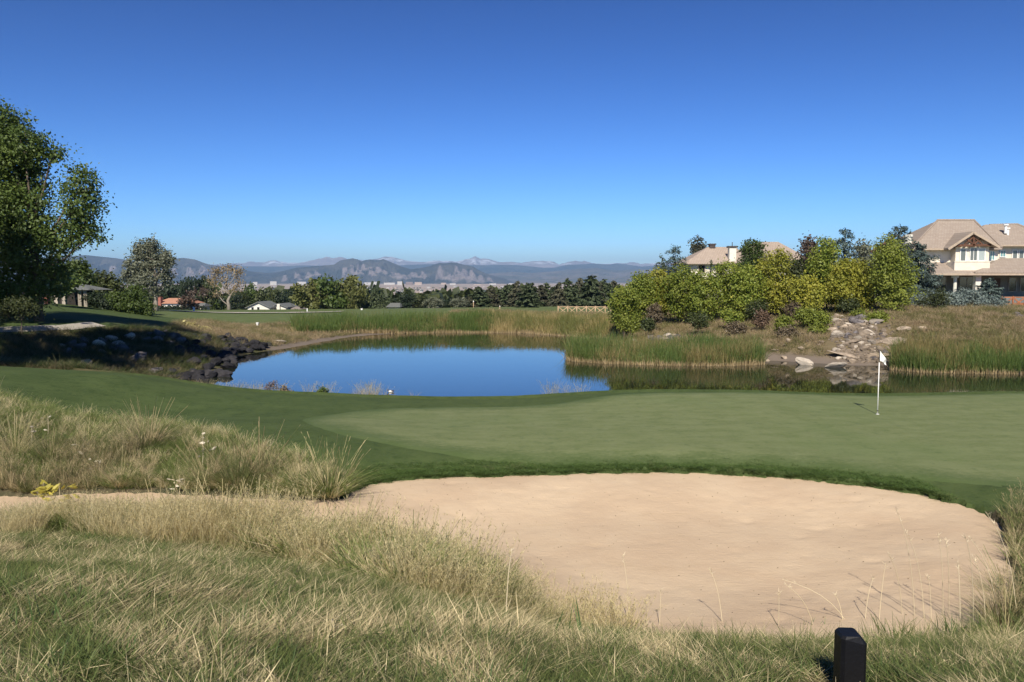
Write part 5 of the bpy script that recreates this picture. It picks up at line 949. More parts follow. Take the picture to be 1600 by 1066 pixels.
for k, (a0, b0, t0, t1, mt) in enumerate(hl): hall(a0, b0, t0, t1, 6900 + (k * 53 % 7) * 90, mt, f"{['white', 'tan', 'dark brown'][mt]} flat-roofed hall, {ORD[k]} of those catching the light below the mountains")
gp = [None] * 3
for k in range(150):                        # small houses of the town, a pixel or two each
    px = r.uniform(380, 840); py = 446 + 16 * r.random() ** 1.1; d = np.interp(py, [444, 450, 456, 464], [6000, 4200, 3000, 1900]) * r.uniform(.95, 1.05); x = xs(px, d)
    s = r.uniform(9, 22); c = r.choice([0, 0, 0, 1, 1, 2]); key = int(c)
    if gp[key] is None:
        gp[key] = raw_mesh('distant_house', *(lambda m: (m.v, [np.array(f) for f in m.f.values()]))(MB().box(-.5, .5, -.4, .4, 0, .38).add([(-.56, -.46, .38), (.56, -.46, .38), (.56, .46, .38), (-.56, .46, .38), (-.5, 0, .6), (.5, 0, .6)], [(0, 1, 5, 4), (1, 2, 5), (2, 3, 4, 5), (3, 0, 4)])), bl[key])
    o = link('distant_house', gp[key]); o.scale = (s, s, s * .8); o.location = (x, d, G(x, d) - .5); o.rotation_euler = (0, 0, r.uniform(0, 3.14)); tag(o, ['white', 'tan', 'brown'][key] + ' speck of a house in the valley town', 'house', ['white', 'tan', 'brown'][key] + ' houses of the valley town')
# woods of the valley
def far_woods(name, label, n, d0, d1, px0, px1, h, seed, mat):
    r = np.random.default_rng(seed); d = np.exp(r.uniform(math.log(d0), math.log(d1), n)); px = r.uniform(px0, px1, n); x = (px - 800) / F * d; k = fbm(x / 260, d / 260, 3, seed) > -.05; x, d = x[k], d[k]; z = H(x, d); C = np.stack([x, d, z + h * .5], -1); m_ = 16
    j = np.repeat(np.arange(len(x)), m_); P = C[j] + r.normal(size=(len(j), 3)) * [h * .38, h * .38, h * .26]; a = r.normal(size=P.shape); a /= np.linalg.norm(a, axis=1)[:, None]; b = np.cross(a, r.normal(size=P.shape)); b /= np.linalg.norm(b, axis=1)[:, None]; s = h * .28
    V = np.stack([P - a * s, P - b * s, P + a * s, P + b * s], 1).reshape(-1, 3); tt = np.repeat(r.random(len(x))[j] * .6 + .4 * r.random(len(j)), 4); tag(link(name, raw_mesh(name, V, np.arange(len(V)).reshape(-1, 4), mat, {'tint': tt})), label, None, None, 'stuff')
far_woods('distant_woods', 'dark belts of trees among the houses of the valley town', 1500, 900, 5200, -60, 1100, 9, 3, M_olive)
far_woods('near_woods', 'mixed tree tops filling the slope beyond the far fairway', 1500, 235, 900, -200, 1150, 6.5, 4, M_olive)
# ---------------------------------------------------------------- grasses (geometry-node scatter of small tufts: uncountable ground cover)
SRC = bpy.data.collections.new('tuft_sources')       # never linked to the scene
def src(name, me):
    c = bpy.data.collections.new(name); o = bpy.data.objects.new(name, me); c.objects.link(o); return o
def scatter(name, label, protos, P, scl, idx, mat=None, seed=0, tilt=.12):
    r = np.random.default_rng(seed); n = len(P); me = bpy.data.meshes.new(name); me.vertices.add(n); me.vertices.foreach_set('co', np.asarray(P, np.float32).ravel())
    a = me.attributes.new('scl', 'FLOAT', 'POINT'); a.data.foreach_set('value', np.asarray(scl, np.float32)); a = me.attributes.new('idx', 'INT', 'POINT'); a.data.foreach_set('value', np.asarray(idx, np.int32))
    rot = np.stack([r.normal(size=n) * tilt, r.normal(size=n) * tilt, r.uniform(0, 6.283, n)], -1); a = me.attributes.new('rot', 'FLOAT_VECTOR', 'POINT'); a.data.foreach_set('vector', rot.astype(np.float32).ravel())
    if mat: me.materials.append(mat)
    o = link(name, me); tag(o, label, None, None, 'stuff'); ng = bpy.data.node_groups.new(name, 'GeometryNodeTree')
    ng.interface.new_socket('Geometry', in_out='INPUT', socket_type='NodeSocketGeometry'); ng.interface.new_socket('Geometry', in_out='OUTPUT', socket_type='NodeSocketGeometry')
    gi = ng.nodes.new('NodeGroupInput'); go = ng.nodes.new('NodeGroupOutput'); jn = ng.nodes.new('GeometryNodeJoinGeometry')
    def na(nm, ty): q = ng.nodes.new('GeometryNodeInputNamedAttribute'); q.data_type = ty; q.inputs[0].default_value = nm; return next(s for s in q.outputs if s.enabled)
    for k, po in enumerate(protos):
        ip = ng.nodes.new('GeometryNodeInstanceOnPoints'); oi = ng.nodes.new('GeometryNodeObjectInfo'); oi.inputs[0].default_value = po; cmp_ = ng.nodes.new('FunctionNodeCompare'); cmp_.data_type = 'INT'; cmp_.operation = 'EQUAL'
        ins = [s for s in cmp_.inputs if s.enabled]; ng.links.new(na('idx', 'INT'), ins[0]); ins[1].default_value = k
        ng.links.new(gi.outputs[0], ip.inputs['Points']); ng.links.new(cmp_.outputs[0], ip.inputs['Selection']); ng.links.new(next(s for s in oi.outputs if s.name == 'Geometry'), ip.inputs['Instance'])
        ng.links.new(na('rot', 'FLOAT_VECTOR'), ip.inputs['Rotation']); ng.links.new(na('scl', 'FLOAT'), ip.inputs['Scale']); ng.links.new(ip.outputs[0], jn.inputs[0])
    ng.links.new(jn.outputs[0], go.inputs[0]); md = o.modifiers.new('scatter', 'NODES'); md.node_group = ng; return o
rf = np.random.default_rng(99)
G_native = grass_mat('meadow_grass', rgb(.032, .050, .015), rgb(.15, .175, .05), rgb(.25, .20, .10), rgb(.84, .70, .41), .42, .70, .6, None, dist=2.2)
G_green = grass_mat('green_rough', rgb(.06, .10, .026), rgb(.18, .23, .065), rgb(.24, .20, .09), rgb(.42, .35, .18), .56, .86, 1.2, None)
G_blond = grass_mat('blond_grass', rgb(.28, .26, .11), rgb(.46, .40, .20), rgb(.60, .50, .26), rgb(.80, .69, .40), .22, .42, 1.0, rgb(.30, .28, .12), .22, .5)
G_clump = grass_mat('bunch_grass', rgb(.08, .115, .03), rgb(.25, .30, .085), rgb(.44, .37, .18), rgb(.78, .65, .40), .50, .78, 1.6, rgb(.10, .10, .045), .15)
G_clump_b = grass_mat('brown_bunch_grass', rgb(.10, .12, .04), rgb(.20, .20, .075), rgb(.32, .25, .13), rgb(.58, .47, .27), .44, .72, 1.6, rgb(.10, .085, .045), .15)
G_hill = grass_mat('dry_hill_grass', rgb(.14, .14, .045), rgb(.21, .19, .075), rgb(.30, .225, .125), rgb(.44, .335, .20), .38, .62, .35, None)
G_bank = grass_mat('bank_grass', rgb(.035, .055, .016), rgb(.08, .10, .03), rgb(.15, .125, .06), rgb(.25, .20, .11), .45, .75, .5, None)
G_turf = grass_mat('collar_turf', rgb(.065, .115, .026), rgb(.12, .18, .045), rgb(.16, .17, .07), rgb(.2, .19, .09), .80, 1.1, .8, None)
def tuft(name, n, rad, h0, h1, wd, lean, curl, mat, seed, seg=3, P0=None):
    r = np.random.default_rng(seed); a = r.uniform(0, 6.283, n); q = rad * np.sqrt(r.random(n)); P = np.stack([np.cos(a) * q, np.sin(a) * q, np.zeros(n) - .01], -1)
    return src(name, blade_mesh(name, [blades(P, r.uniform(h0, h1, n), wd * r.uniform(.6, 1.3, n), a + r.normal(size=n) * .8, r.uniform(lean[0], lean[1], n), r.uniform(curl[0], curl[1], n), seg, None, r)], mat))
def seeded(name, n, rad, h0, h1, mat, seed, wd=.006, head=.045):
    """tall stems with feathery seed heads"""
    r = np.random.default_rng(seed); a = r.uniform(0, 6.283, n); q = rad * np.sqrt(r.random(n)); P = np.stack([np.cos(a) * q, np.sin(a) * q, np.zeros(n)], -1); h = r.uniform(h0, h1, n); ln = r.uniform(.0, .3, n); az = a + r.normal(size=n) * .6; cu = r.uniform(.05, .35, n)
    parts = [blades(P, h, wd, az, ln, cu, 4, .5 + .5 * r.random(n), r, .5)]
    t = r.uniform(.74, 1., (n, 7)); o = (ln[:, None] * t + cu[:, None] * t ** 2) * h[:, None]; z = h[:, None] * (t - .42 * cu[:, None] ** 2 * t ** 2) * np.cos(ln)[:, None]
    Q = np.stack([P[:, 0, None] + o * np.cos(az)[:, None], P[:, 1, None] + o * np.sin(az)[:, None], z], -1).reshape(-1, 3); parts.append(blades(Q, r.uniform(.6, 1.3, len(Q)) * head, wd * 1.3, r.uniform(0, 6.28, len(Q)), .4, .3, 1, .5 + .5 * r.random(len(Q)), r, .3)); return src(name, blade_mesh(name, parts, mat))
def pts(n, x0, x1, y0, y1, accept, r=rf, dens=None):
    out = []; tot = 0
    while tot < n:
        m = 60000; y = np.exp(r.uniform(math.log(y0), math.log(y1), m)); x = r.uniform(-1, 1, m); x = np.where(x < 0, -x * x0, x * x1) * (y * .70 + 1.2) / (y1 * .70 + 1.2) if False else r.uniform(-.72, .72, m) * (y + 1.5)
        k = (x > x0) & (x < x1); x, y = x[k], y[k]; k = accept(x, y); x, y = x[k], y[k]; out.append(np.stack([x, y], -1)); tot += len(x)
        if len(out) > 60: break
    P = np.concatenate(out); P = P[r.permutation(len(P))[:n]]; return np.concatenate([P, H(P[:, 0], P[:, 1])[:, None]], 1)
isn = lambda x, y: (sdf(NATIVE, x, y) < .1 * 0 + .25 * fbm(x, y, 3, 31))
# matted meadow in front
mead = [tuft('meadow_tuft', 46, .13, .05, .13, .0065, (.2, .9), (.3, 1.0), G_native, 1), tuft('meadow_tuft', 46, .15, .07, .17, .0065, (.8, 1.3), (.3, .9), G_native, 2), tuft('meadow_tuft', 48, .16, .10, .21, .006, (1.1, 1.38), (.2, .9), G_native, 3), tuft('meadow_tuft', 42, .11, .05, .15, .0075, (.1, .6), (.2, .8), G_green, 4)]
near_ok = lambda x, y: isn(x, y) & (bunk(x, y) > .03) & (y < 17)
Pm = pts(27000, -13, 9.5, 2.6, 16.5, near_ok); patch = fbm(Pm[:, 0] * .55, Pm[:, 1] * .55, 3, 51); u = rf.random(len(Pm))
idx = np.where(patch > .12, np.where(u < .75, 2, 1), np.where(patch > -.12, np.where(u < .5, 1, 0), np.where(u < .5, 0, 3))); rightside = Pm[:, 0] > 1.2; idx = np.where(rightside & (u < .65), np.where(u < .35, 3, 0), idx)
Pm = Pm[np.hypot(Pm[:, 0] - 1.38, Pm[:, 1] - 3.1) > .42]; idx = idx[:len(Pm)]
scatter('meadow_grass', 'matted green and straw meadow grass on the slope before the bunker', mead, Pm, rf.uniform(.65, 1.2, len(Pm)) * np.where(Pm[:, 0] > 0, .75, 1), idx, G_native, 1)
# blond fringe along the near edge of the sand, thinning into the open sand
blond = [seeded('blond_tuft', 20, .14, .45, .80, G_blond, 11), seeded('blond_tuft', 16, .12, .35, .65, G_blond, 12), tuft('blond_tuft', 34, .10, .20, .50, .008, (0, .4), (.1, .5), G_blond, 13), tuft('blond_tuft', 34, .10, .20, .42, .008, (0, .45), (.1, .6), G_clump, 14)]
rgh_a = tuft('bunch_tuft', 90, .13, .22, .50, .009, (0, .7), (.2, .8), G_clump, 25, 4); rgh_b = tuft('bunch_tuft', 80, .12, .20, .42, .009, (0, .8), (.2, .8), G_clump, 26, 4)
def fringe(x, y):
    b = bunk(x, y); k = (x < .2 + .2 * fbm(x, y, 2, 3)) & (y < 16.6) & isn(x, y) & (b > -.02) & (b < 2.3 + .8 * fbm(x * .6, y * .6, 2, 61)) & (y < 15.6 + 0 * x) & (sdf(BUNKER, x, y - 0) > -.2); return k & (rf.random(len(x)) < np.clip(1.15 - b / 2.6, 0, 1) * np.clip(.55 + 1.3 * fbm(x * 1.1, y * 1.1, 3, 62), .06, 1) * np.interp(x, [-12, -8.5, -7, -4, -2.5, .4], [.35, .35, 1.2, 1.2, .6, .45])) & (y < np.interp(x, [-14, -9, -6, -3, 0], [15.6, 15.4, 15.2, 13.5, 11.8]))
Pb = pts(3400, -13, .4, 8, 16, fringe); u = rf.random(len(Pb)); bl_i = np.where(u < .32, 0, np.where(u < .55, 1, np.where(u < .80, 2, 3)))
scatter('blond_grass', 'tall blond seeding grass along the near edge of the bunker', blond, Pb, rf.uniform(.6, 1.1, len(Pb)) * np.interp(Pb[:, 0], [-12, -8.8, -7, -4], [.45, .5, .78, 1]), bl_i, G_blond, 2)
Pc = pts(520, -9, .8, 8, 15.5, lambda x, y: (bunk(x, y) > .02) & (bunk(x, y) < 1.9) & (y < np.interp(x, [-14, -9, -6, -3, 0], [15.6, 15.2, 14.8, 13.2, 11.8])) & (fbm(x * .9, y * .9, 3, 66) > -.12)); scatter('bunch_grass', 'low bunches of green and yellow grass behind the near sand edge', [rgh_a, rgh_b], Pc, rf.uniform(.6, 1.15, len(Pc)) * np.interp(Pc[:, 0], [-5, -3.2, -.2, .6], [1, 1.5, 1.35, .8]), rf.integers(0, 2, len(Pc)), G_clump, 13)
G_tall = grass_mat('tall_green_grass', rgb(.05, .078, .02), rgb(.21, .26, .07), rgb(.44, .37, .18), rgb(.80, .67, .40), .60, .88, 1.3, rgb(.05, .05, .022), .35)
tallt = [tuft('tall_tuft', 110, .12, .35, .75, .010, (0, .55), (.1, .6), G_tall, 27, 4), tuft('tall_tuft', 90, .11, .30, .66, .009, (0, .65), (.1, .7), G_clump_b, 28, 4), seeded('tall_seed', 22, .13, .65, 1.05, G_blond, 29, .007, .05)]
Pv = pts(680, -5.2, .5, 8.5, 15, lambda x, y: (bunk(x, y) > -.05) & (bunk(x, y) < .95) & (y < np.interp(x, [-14, -9, -6, -3, 0], [15.6, 15.2, 14.8, 13.2, 11.8])) & (fbm(x * 1.3, y * 1.3, 2, 67) > -.3)); u = rf.random(len(Pv))
scatter('tall_bunches', 'tall yellow-green bunches with pale seed stems standing along the near sand edge', tallt, Pv, rf.uniform(.7, 1.2, len(Pv)) * np.interp(Pv[:, 0], [-5.2, -4, -.4, .5], [.75, 1, 1, .6]), np.where(u < .62, 0, np.where(u < .74, 1, 2)), G_tall, 14)
Ps = pts(260, -9, 1.5, 9, 15.5, lambda x, y: (bunk(x, y) < -.05) & (bunk(x, y) > -1.3) & (y < np.interp(x, [-14, -9, -6, -3, 0, 1.5], [15.2, 15.0, 14.4, 12.8, 11.0, 10.8])))
Ps[:, 2] = sand_z(Ps[:, 0], Ps[:, 1], bunk(Ps[:, 0], Ps[:, 1])) - .02
scatter('stray_grass', 'sparse blond stems growing out of the sand edge', [blond[1], seeded('sparse_stems', 6, .12, .4, .7, G_blond, 15)], Ps, rf.uniform(.7, 1.1, len(Ps)), (rf.random(len(Ps)) < .7).astype(int), G_blond, 3)
# rough beyond the left arm of the bunker
rgh = [tuft('rough_tuft', 46, .12, .22, .50, .010, (0, .5), (.2, .8), G_clump, 21), tuft('rough_tuft', 46, .12, .20, .48, .010, (.1, .7), (.2, .8), G_clump_b, 22), seeded('rough_tuft', 16, .12, .45, .85, G_clump_b, 23), tuft('rough_tuft', 46, .14, .14, .32, .009, (.2, .9), (.2, .8), G_green, 24)]
Pr = pts(4000, -16, -2.8, 15.9, 26, lambda x, y: isn(x, y) & (bunk(x, y) > .02) & (y > np.interp(x, [-14, -5.5, -4.5, -2.8], [16.0, 15.9, 15.6, 15.6]))); u = rf.random(len(Pr)); pt_ = fbm(Pr[:, 0] * .7, Pr[:, 1] * .7, 3, 71)
scatter('rough_grass', 'tall mixed rough grass between the bunker arm and the mown mound', rgh, Pr, rf.uniform(.5, 1.0, len(Pr)), np.where(pt_ > .16, np.where(u < .6, 1, 2), np.where(u < .55, 0, 3)), G_clump, 4)
# shaggy turf lip round the sand and collar
lip = [tuft('lip_tuft', 40, .07, .03, .075, .005, (.1, .9), (.3, 1), G_turf, 31, 2), tuft('lip_tuft', 40, .08, .025, .06, .005, (.4, 1.2), (.3, 1), G_turf, 32, 2)]
Pl = pts(6500, -4.6, 9.2, 14, 20, lambda x, y: (bunk(x, y) > -.13) & (bunk(x, y) < .35 + .9 * rf.random(len(x)) ** 2) & ~isn(x, y)); 
scatter('collar_grass', 'short shaggy turf overhanging the far lip of the bunker', lip, Pl, rf.uniform(.8, 1.4, len(Pl)), rf.integers(0, 2, len(Pl)), G_turf, 5)
# right-hand edge: broad-bladed green shoots and drier stuff
shoot = [tuft('shoots', 16, .10, .18, .42, .012, (0, .35), (0, .3), G_green, 41), tuft('shoots', 20, .10, .15, .35, .006, (0, .4), (.1, .5), G_clump, 42)]
Pg = pts(330, .8, 9, 7.5, 11, lambda x, y: (bunk(x, y) > .02) & (bunk(x, y) < 1.2) & (y < 11) & (fbm(x * 1.5, y * 1.5, 2, 81) > -.05)); scatter('green_shoots', 'broad green shoots at the near edge of the sand', shoot, Pg, rf.uniform(.6, 1.1, len(Pg)), (rf.random(len(Pg)) < .55).astype(int), G_green, 7)
Pq = pts(420, 6.4, 13, 9.5, 16, lambda x, y: (bunk(x, y) > .02) & (bunk(x, y) < 2.2) & isn(x, y)); scatter('edge_grass', 'tufted grass on the bank at the end of the bunker', rgh, Pq, rf.uniform(.6, 1.0, len(Pq)), rf.integers(0, 4, len(Pq)), G_clump, 8)
# dry slopes and banks round the pond
hillt = [tuft('hill_tuft', 34, .30, .20, .48, .016, (0, .7), (.2, .8), G_hill, 51, 2), tuft('hill_tuft', 34, .34, .14, .36, .018, (.3, 1), (.2, .8), G_hill, 52, 2)]
Ph = pts(9500, -6, 48, 51, 92, lambda x, y: (sdf(RIGHT, x, y) < 0) & (sdf(POND, x, y) > 1.3) & ~((np.abs(x - (1345 - 800) / F * y) < 2.4) & (y < 64.5))); scatter('dry_hillside_grass', 'dry tan grass covering the slope right of the pond', hillt, Ph, rf.uniform(.7, 1.3, len(Ph)), rf.integers(0, 2, len(Ph)), G_hill, 9)
bankt = [tuft('bank_tuft', 34, .28, .22, .50, .015, (0, .7), (.2, .8), G_bank, 61, 2), tuft('bank_tuft', 30, .30, .15, .40, .016, (.3, 1), (.2, .8), G_bank, 62, 2), tuft('bank_tuft', 30, .26, .22, .52, .014, (0, .6), (.2, .8), G_hill, 63, 2)]
Pk = pts(7500, -60, -4, 34, 93, lambda x, y: (sdf(BANK, x, y) < 0) & (sdf(POND, x, y) > 1.0)); u = rf.random(len(Pk)); scatter('bank_grass', 'rough dark grass on the rocky left bank and its knoll', bankt, Pk, rf.uniform(.6, 1.25, len(Pk)), np.where(Pk[:, 1] > 62, 2, np.where(u < .5, 0, 1)), G_bank, 10)
Pw = pts(240, -15, 6, 32.5, 36.6, lambda x, y: (sdf(POND, x, y) > -.1) & (sdf(POND, x, y) < .9) & (fbm(x * .9, y * .9, 2, 91) > np.interp(x, [-15, -9, -7, 6], [-.6, -.1, .1, .25]))); scatter('shore_grass', 'thin dry weeds along the near edge of the water', [seeded('shore_weed', 14, .15, .45, .9, G_blond, 71, .006, .05), tuft('shore_weed', 26, .14, .3, .6, .008, (0, .4), (.1, .5), G_hill, 72)], Pw, rf.uniform(.6, 1.1, len(Pw)), rf.integers(0, 2, len(Pw)), G_blond, 11)
Pt = pts(2600, -18, 12, 84, 108, lambda x, y: (sdf(BANK, x, y) > -6) & (sdf(POND, x, y) > 6) & (x > -8) & (x < 11)); scatter('dry_rise_grass', 'dry grass on the rise behind the far cattails', hillt, Pt, rf.uniform(.8, 1.3, len(Pt)), rf.integers(0, 2, len(Pt)), G_hill, 12)

# grit and bits of debris lying on the sand
n = 420; q = rf.uniform(0, 1, (n * 3, 2)) * [17, 9.5] + [-9, 9.2]; q = q[bunk(q[:, 0], q[:, 1]) < -.1][:n]; z = sand_z(q[:, 0], q[:, 1], bunk(q[:, 0], q[:, 1])); s_ = rf.uniform(.004, .013, len(q))
T4 = np.array([(1, 0, 0), (-.5, .87, 0), (-.5, -.87, 0), (0, 0, .9)]); V = (np.concatenate([q, z[:, None] + .002], 1)[:, None] + T4[None] * s_[:, None, None] * [1.6, .8, 1]).reshape(-1, 3); b = (np.arange(len(q)) * 4)[:, None, None] + np.array([(0, 1, 3), (1, 2, 3), (2, 0, 3)])[None]
tag(link('debris', raw_mesh('debris', V, b.reshape(-1, 3), bpy.data.materials['brown_twigs'], {'tint': np.repeat(rf.random(len(q)), 4)})), 'scattered grit and dead bits on the bunker sand', None, None, 'stuff')
# ---------------------------------------------------------------- single plants that can be told apart
def clump_me(seed, n, h0, h1, spread, mat, wd=.009, curl=(.2, .8), stems=0, rad=.16):
    r = np.random.default_rng(seed); a = r.uniform(0, 6.283, n); q = rad * np.sqrt(r.random(n)); P = np.stack([np.cos(a) * q, np.sin(a) * q, np.zeros(n) - .03], -1)
    parts = [blades(P, r.uniform(h0, h1, n), wd * r.uniform(.6, 1.2, n), a + r.normal(size=n) * .35, spread * r.random(n) ** .8, r.uniform(curl[0], curl[1], n), 4, r.random(n) * .8, r)]
    if stems:
        a = r.uniform(0, 6.283, stems); P = np.stack([np.cos(a) * rad * .6, np.sin(a) * rad * .6, 0 * a], -1); parts.append(blades(P, r.uniform(h1 * 1.15, h1 * 1.6, stems), .008, a, r.uniform(0, .45, stems), r.uniform(.05, .3, stems), 4, .97, r, .8))
    return blade_mesh('blades', parts, mat)
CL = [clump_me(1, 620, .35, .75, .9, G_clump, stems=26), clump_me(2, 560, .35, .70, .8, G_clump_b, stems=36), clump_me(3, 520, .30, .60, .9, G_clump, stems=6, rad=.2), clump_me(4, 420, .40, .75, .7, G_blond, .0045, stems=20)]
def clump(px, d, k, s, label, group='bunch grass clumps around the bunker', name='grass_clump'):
    g = on(px, d); o = link(name, CL[k]); o.location = (g[0], g[1], g[2]); o.scale = (s * 1.15, s * 1.15, s); o.rotation_euler = (0, 0, px * 1.7); tag(o, label, 'grass clump', group)
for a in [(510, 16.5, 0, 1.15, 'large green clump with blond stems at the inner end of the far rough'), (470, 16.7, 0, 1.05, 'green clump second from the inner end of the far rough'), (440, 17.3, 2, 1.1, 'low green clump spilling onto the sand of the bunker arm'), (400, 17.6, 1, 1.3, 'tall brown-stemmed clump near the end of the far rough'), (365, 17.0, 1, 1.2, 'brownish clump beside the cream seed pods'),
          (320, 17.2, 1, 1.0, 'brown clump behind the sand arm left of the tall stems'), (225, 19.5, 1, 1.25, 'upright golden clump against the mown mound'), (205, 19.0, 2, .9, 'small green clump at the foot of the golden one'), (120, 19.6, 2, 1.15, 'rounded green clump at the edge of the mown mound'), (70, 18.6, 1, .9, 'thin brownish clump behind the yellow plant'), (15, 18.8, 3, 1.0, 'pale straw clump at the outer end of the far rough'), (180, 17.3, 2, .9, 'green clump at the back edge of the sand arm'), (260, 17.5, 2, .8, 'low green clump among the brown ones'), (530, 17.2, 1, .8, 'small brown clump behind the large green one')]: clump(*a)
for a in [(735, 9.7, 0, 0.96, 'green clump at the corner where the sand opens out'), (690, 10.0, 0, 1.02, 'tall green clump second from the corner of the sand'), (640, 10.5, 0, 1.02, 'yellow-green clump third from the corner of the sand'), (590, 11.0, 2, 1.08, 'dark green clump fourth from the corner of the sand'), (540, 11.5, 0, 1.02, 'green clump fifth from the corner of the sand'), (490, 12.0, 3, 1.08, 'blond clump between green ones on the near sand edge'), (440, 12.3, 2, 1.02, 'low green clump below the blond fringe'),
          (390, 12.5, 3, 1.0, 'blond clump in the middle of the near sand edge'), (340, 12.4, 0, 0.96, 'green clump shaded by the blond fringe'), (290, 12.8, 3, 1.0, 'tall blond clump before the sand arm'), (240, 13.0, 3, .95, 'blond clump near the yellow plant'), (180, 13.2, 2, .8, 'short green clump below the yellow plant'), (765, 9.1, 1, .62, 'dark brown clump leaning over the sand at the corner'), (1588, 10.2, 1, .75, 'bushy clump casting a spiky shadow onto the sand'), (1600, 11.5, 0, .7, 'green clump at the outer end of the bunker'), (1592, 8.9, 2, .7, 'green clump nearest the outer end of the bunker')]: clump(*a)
# young broad-leaved shoots standing in the sand edge
M_shoot = leaf_mat('green_blade_leaves', rgb(.07, .12, .035), rgb(.16, .22, .07), None, .3)
def shoots(px, py, n, h, label):
    p = hit(px, py); r = np.random.default_rng(int(px)); e = empty('cattail_shoots', p); tag(e, label, 'plant', 'broad green shoots along the near sand edge')
    for k in range(int(n * 1.8)):
        x, y = r.normal() * .10, r.normal() * .06; v = blades(np.array([[x, y, -.02]]), r.uniform(.6, 1.1, 1) * h, .018, r.uniform(0, 6.28, 1), r.uniform(0, .45, 1), r.uniform(0, .4, 1), 4, r.random(1), r, .1); link('leaf', raw_mesh('leaf', v[0], v[1], M_shoot, {'tint': v[2]}), e)
shoots(905, 1002, 9, .34, 'clump of broad green shoots standing alone on the sand edge'); shoots(872, 1004, 6, .26, 'smaller green shoots leaning beside the lone clump'); shoots(1120, 1006, 5, .30, 'green shoots left of the black post'); shoots(1275, 1000, 7, .30, 'green shoots just behind the black post')
shoots(1400, 1000, 8, .32, 'green shoots right of the black post'); shoots(1485, 1000, 9, .34, 'wide green shoots under the tall dry stalks'); shoots(1545, 990, 8, .36, 'green shoots nearest the outer bunker end'); shoots(30, 1000, 6, .28, 'long green blades at the outer edge of the meadow')
# tall dry stalks with seed heads
M_stalk = leaf_mat('dry_stalk', rgb(.70, .60, .40), rgb(.85, .75, .52), None, .2)
r = np.random.default_rng(31)
ST = [(1430, 985, 795, 1400, 'tallest pale stalk, leaning over the sand'), (1445, 990, 830, 1415, 'pale stalk close beside the tallest one'), (1473, 985, 835, 1466, 'upright pale stalk in the thick of the group'), (1482, 985, 845, 1478, 'dark-tipped upright stalk in the thick of the group'), (1372, 990, 880, 1384, 'stalk with drooping head behind the post'), (1350, 990, 902, 1365, 'short stalk bending over just right of the post'), (1330, 990, 905, 1222, 'long arching stalk sweeping to the open sand'), (1275, 1000, 912, 1225, 'arching stalk with a nodding feathery head'),
      (1318, 990, 930, 1305, 'short stalk directly above the post'), (1410, 980, 865, 1388, 'slanting bare stalk left of the tallest one'), (1520, 985, 835, 1507, 'thin stalk right of the thick group'), (1540, 985, 870, 1520, 'bent stalk near the bunker end'), (1560, 980, 840, 1515, 'long slanting stalk at the bunker end'), (1590, 980, 800, 1540, 'high arching stalk crossing the bunker end'), (1130, 995, 888, 1108, 'lone pair-headed stalk left of the post'), (1216, 1000, 925, 1217, 'thin dark upright stalk on the sand edge'),
      (983, 1000, 868, 973, 'thin stalk standing alone in the middle of the sand edge'), (1008, 1000, 935, 1015, 'shorter stalk next to the lone thin one'), (1030, 1000, 920, 1033, 'faint thin stalk past the short one'), (790, 985, 860, 800, 'stalk rising from the corner clump'), (1500, 990, 880, 1497, 'stalk with ragged head in the right-hand group'), (1455, 990, 900, 1450, 'short fluffy stalk in the right-hand group')]
for (bx, by, ty, tx, lb) in ST:
    p = hit(bx, by); d = p[1]; top = Vector(at(tx, ty, d + r.uniform(-.1, .1))) - Vector(p); e = empty('grass_stalk', p); tag(e, lb, 'grass stalk', 'tall dry stalks over the near sand edge')
    q = [(top * t) + Vector((top.x * (t * t - t) * .55, 0, top.z * .12 * math.sin(math.pi * t))) for t in np.linspace(0, 1, 8)]
    m = MB().tube(q, [.0050] * 3 + [.0042] * 3 + [.0032] * 2, 5); m.build('stem', M_stalk, e)
    Q = np.array([np.array(q[-1]) * (1 - f) + np.array(q[-2]) * f for f in r.random(16) * 1.2]); v = blades(Q, r.uniform(.03, .07, 16), .007, r.uniform(0, 6.28, 16), .5, .4, 1, r.random(16), r, .3); link('seed_head', raw_mesh('seed_head', v[0], v[1], M_stalk, {'tint': v[2]}), e)
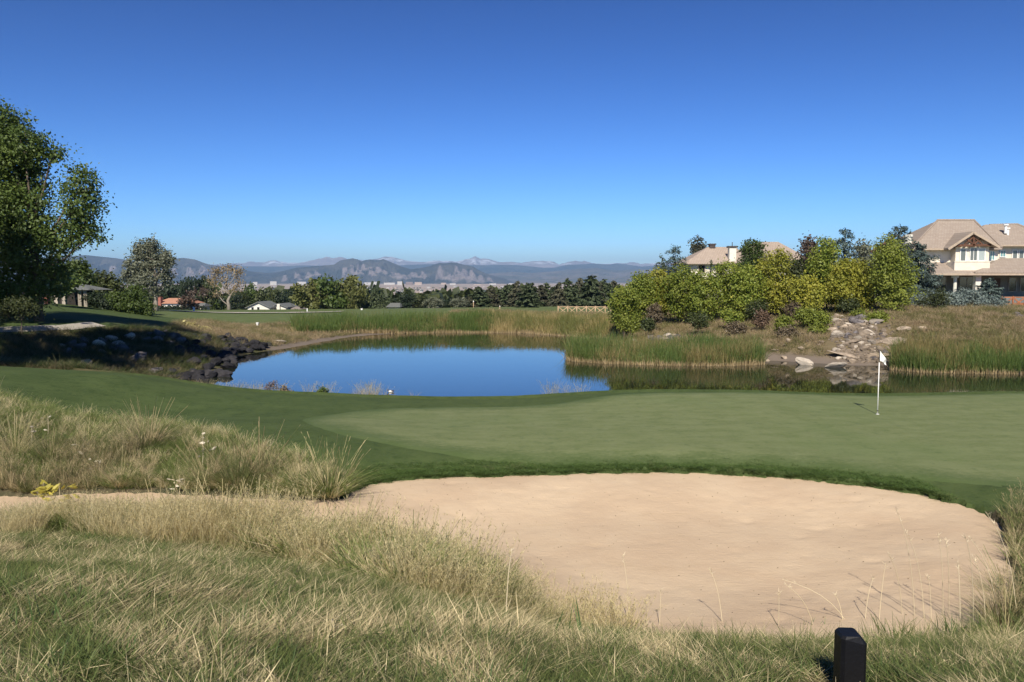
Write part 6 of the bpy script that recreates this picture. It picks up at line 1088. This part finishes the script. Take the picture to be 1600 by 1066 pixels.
# milkweed with split cream pods, and the yellow plant on the sand arm
M_pod = leaf_mat('cream_pods', rgb(.50, .43, .30), rgb(.74, .68, .52), None, .15); M_yel = leaf_mat('yellow_leaves', rgb(.38, .33, .05), rgb(.62, .54, .10), None, .25)
def leafy(name, px, py, d, h, n, size, mat, label, seed, spread=.12, mess=1., pn='pod', cat='plant'):
    g = on(px, d); g = (g[0], g[1], max(G(g[0], g[1]), float(sand_z(np.array([g[0]]), np.array([g[1]]), bunk(np.array([g[0]]), np.array([g[1]])))[0]) if bunk(np.array([g[0]]), np.array([g[1]]))[0] < .1 else -9)); r = np.random.default_rng(seed); e = empty(name, g); tag(e, label, cat)
    MB().tube([(0, 0, -.03), (spread * .3, 0, h * .5), (spread * .2, .02, h)], [.006, .005, .003], 6).build('stem', M_stalk, e)
    for k in range(n):
        z = h * (.35 + .65 * r.random()) * mess + (0 if mess == 1 else h * .1); a = r.uniform(0, 6.28); L_ = size * r.uniform(.7, 1.2); u = Vector((math.cos(a), math.sin(a), r.uniform(-.2, .9))).normalized(); s0 = Vector((r.normal() * spread, r.normal() * spread * .5, z)); wv = u.cross(Vector((r.normal(), r.normal(), .3))).normalized() * L_ * .22; nn = u.cross(wv).normalized() * L_ * .10
        V = [s0, s0 + u * L_ * .35 + wv, s0 + u * L_ * .35 - wv, s0 + u * L_ * .35 + nn, s0 + u * L_ * .75 + wv * .7, s0 + u * L_ * .75 - wv * .7, s0 + u * L_ * .75 + nn, s0 + u * L_]
        me = raw_mesh(pn, V, [np.array([(0, 1, 3), (0, 3, 2), (0, 2, 1), (7, 6, 4), (7, 5, 6), (7, 4, 5)]), np.array([(1, 4, 6, 3), (3, 6, 5, 2), (1, 2, 5, 4)])], mat, {'tint': [r.random()] * 8}); link(pn, me, e)
leafy('milkweed', 310, 0, 18.2, .95, 9, .13, M_pod, 'milkweed stem holding up split cream pods above the rough', 1, .12)
leafy('milkweed', 272, 0, 16.9, .42, 12, .11, M_pod, 'milkweed with ragged pale pods at the edge of the sand arm', 2, .10)
leafy('milkweed', 146, 0, 17.8, .48, 7, .11, M_pod, 'milkweed with drooping pale pods between green clumps', 3, .09)
leafy('milkweed', 122, 0, 18.6, .5, 3, .14, M_pod, 'small milkweed with a forked cream pod', 4, .06)
leafy('milkweed', 42, 0, 19.2, .55, 3, .14, M_pod, 'milkweed with one bright white pod at the rough end', 5, .05)
leafy('milkweed', 68, 0, 19.8, .62, 4, .09, M_pod, 'thin milkweed with tiny pods against the mown mound', 6, .08)
leafy('yellow_plant', 78, 0, 15.9, .60, 34, .20, M_yel, 'bright yellow leafy plant sprawling on the sand arm', 7, .22, .8, 'leaf'); leafy('yellow_plant', 57, 0, 15.9, .62, 14, .15, M_yel, 'upright paler yellow plant beside the sprawling one', 8, .05, 1., 'leaf')
leafy('fallen_leaf', 1062, 0, 8.6, .12, 7, .10, M_pod, 'crumpled tan leaves caught at the sand edge', 9, .06, 1., 'leaf', 'dead leaves')
for k, (px, py, d) in enumerate([(1518, 1058, 3.7), (1545, 1056, 3.72), (1552, 1060, 3.68), (1535, 1061, 3.66)]):
    g = Vector(at(px, py, d)); z0 = G(g.x, g.y); e = empty('dandelion', (g.x, g.y, z0)); tag(e, ['yellow flower at the outer side of the little group', 'middle yellow flower of the little group in the near grass', 'topmost yellow flower in the near grass', 'lowest yellow flower in the near grass'][k], 'flower', 'small yellow flowers in the near grass'); h = max(.04, g.z - z0)
    MB().tube([(0, 0, -.02), (0, 0, h)], .0015, 5).build('stem', M_shoot, e); m = MB()
    for q in range(10): a = q * .628; m.add([(0, 0, h), (.014 * math.cos(a - .25), .014 * math.sin(a - .25), h + .004), (.02 * math.cos(a), .02 * math.sin(a), h + .005), (.014 * math.cos(a + .25), .014 * math.sin(a + .25), h + .004)], [(0, 1, 2, 3)])
    m.build('petals', plain('flower_yellow', rgb(.75, .58, .03), .6, .1, 30) if k == 0 else bpy.data.materials['flower_yellow'], e)
# broken pale stub and shore weeds
g = hit(525, 1005); e = empty('broken_stub', g); tag(e, 'pale broken weed stub sticking up from the matted meadow', 'plant stub'); MB().tube([(0, 0, -.03), (-.02, 0, .13)], .005, 6).build('stem', M_pod, e); MB().tube([(.03, 0, -.03), (.012, 0, .09), (.04, .01, .10)], .004, 6).build('twig', M_pod, e)
tree('shore_bush', 'small round green bush on the near edge of the water', 'shrub', None, 505, 35.6, [(505, 610, 8, 6), (500, 612, 5, 4), (511, 611, 4, 4)], 420, .07, M_mid, 301, .012, bark, clump=.06, per=8, shell=.2)
tree('shore_bush', 'reddish twiggy weed at the near edge of the water', 'shrub', None, 422, 35.9, [(420, 606, 10, 9), (427, 603, 8, 8)], 420, .05, M_red, 302, .012, bark, clump=.07, per=6, shell=.1)
tree('shore_bush', 'straw coloured weed beside the reddish one at the water', 'shrub', None, 446, 35.9, [(444, 609, 9, 7), (452, 612, 6, 5)], 420, .06, M_tan, 303, .012, bark, clump=.07, per=6, shell=.1)
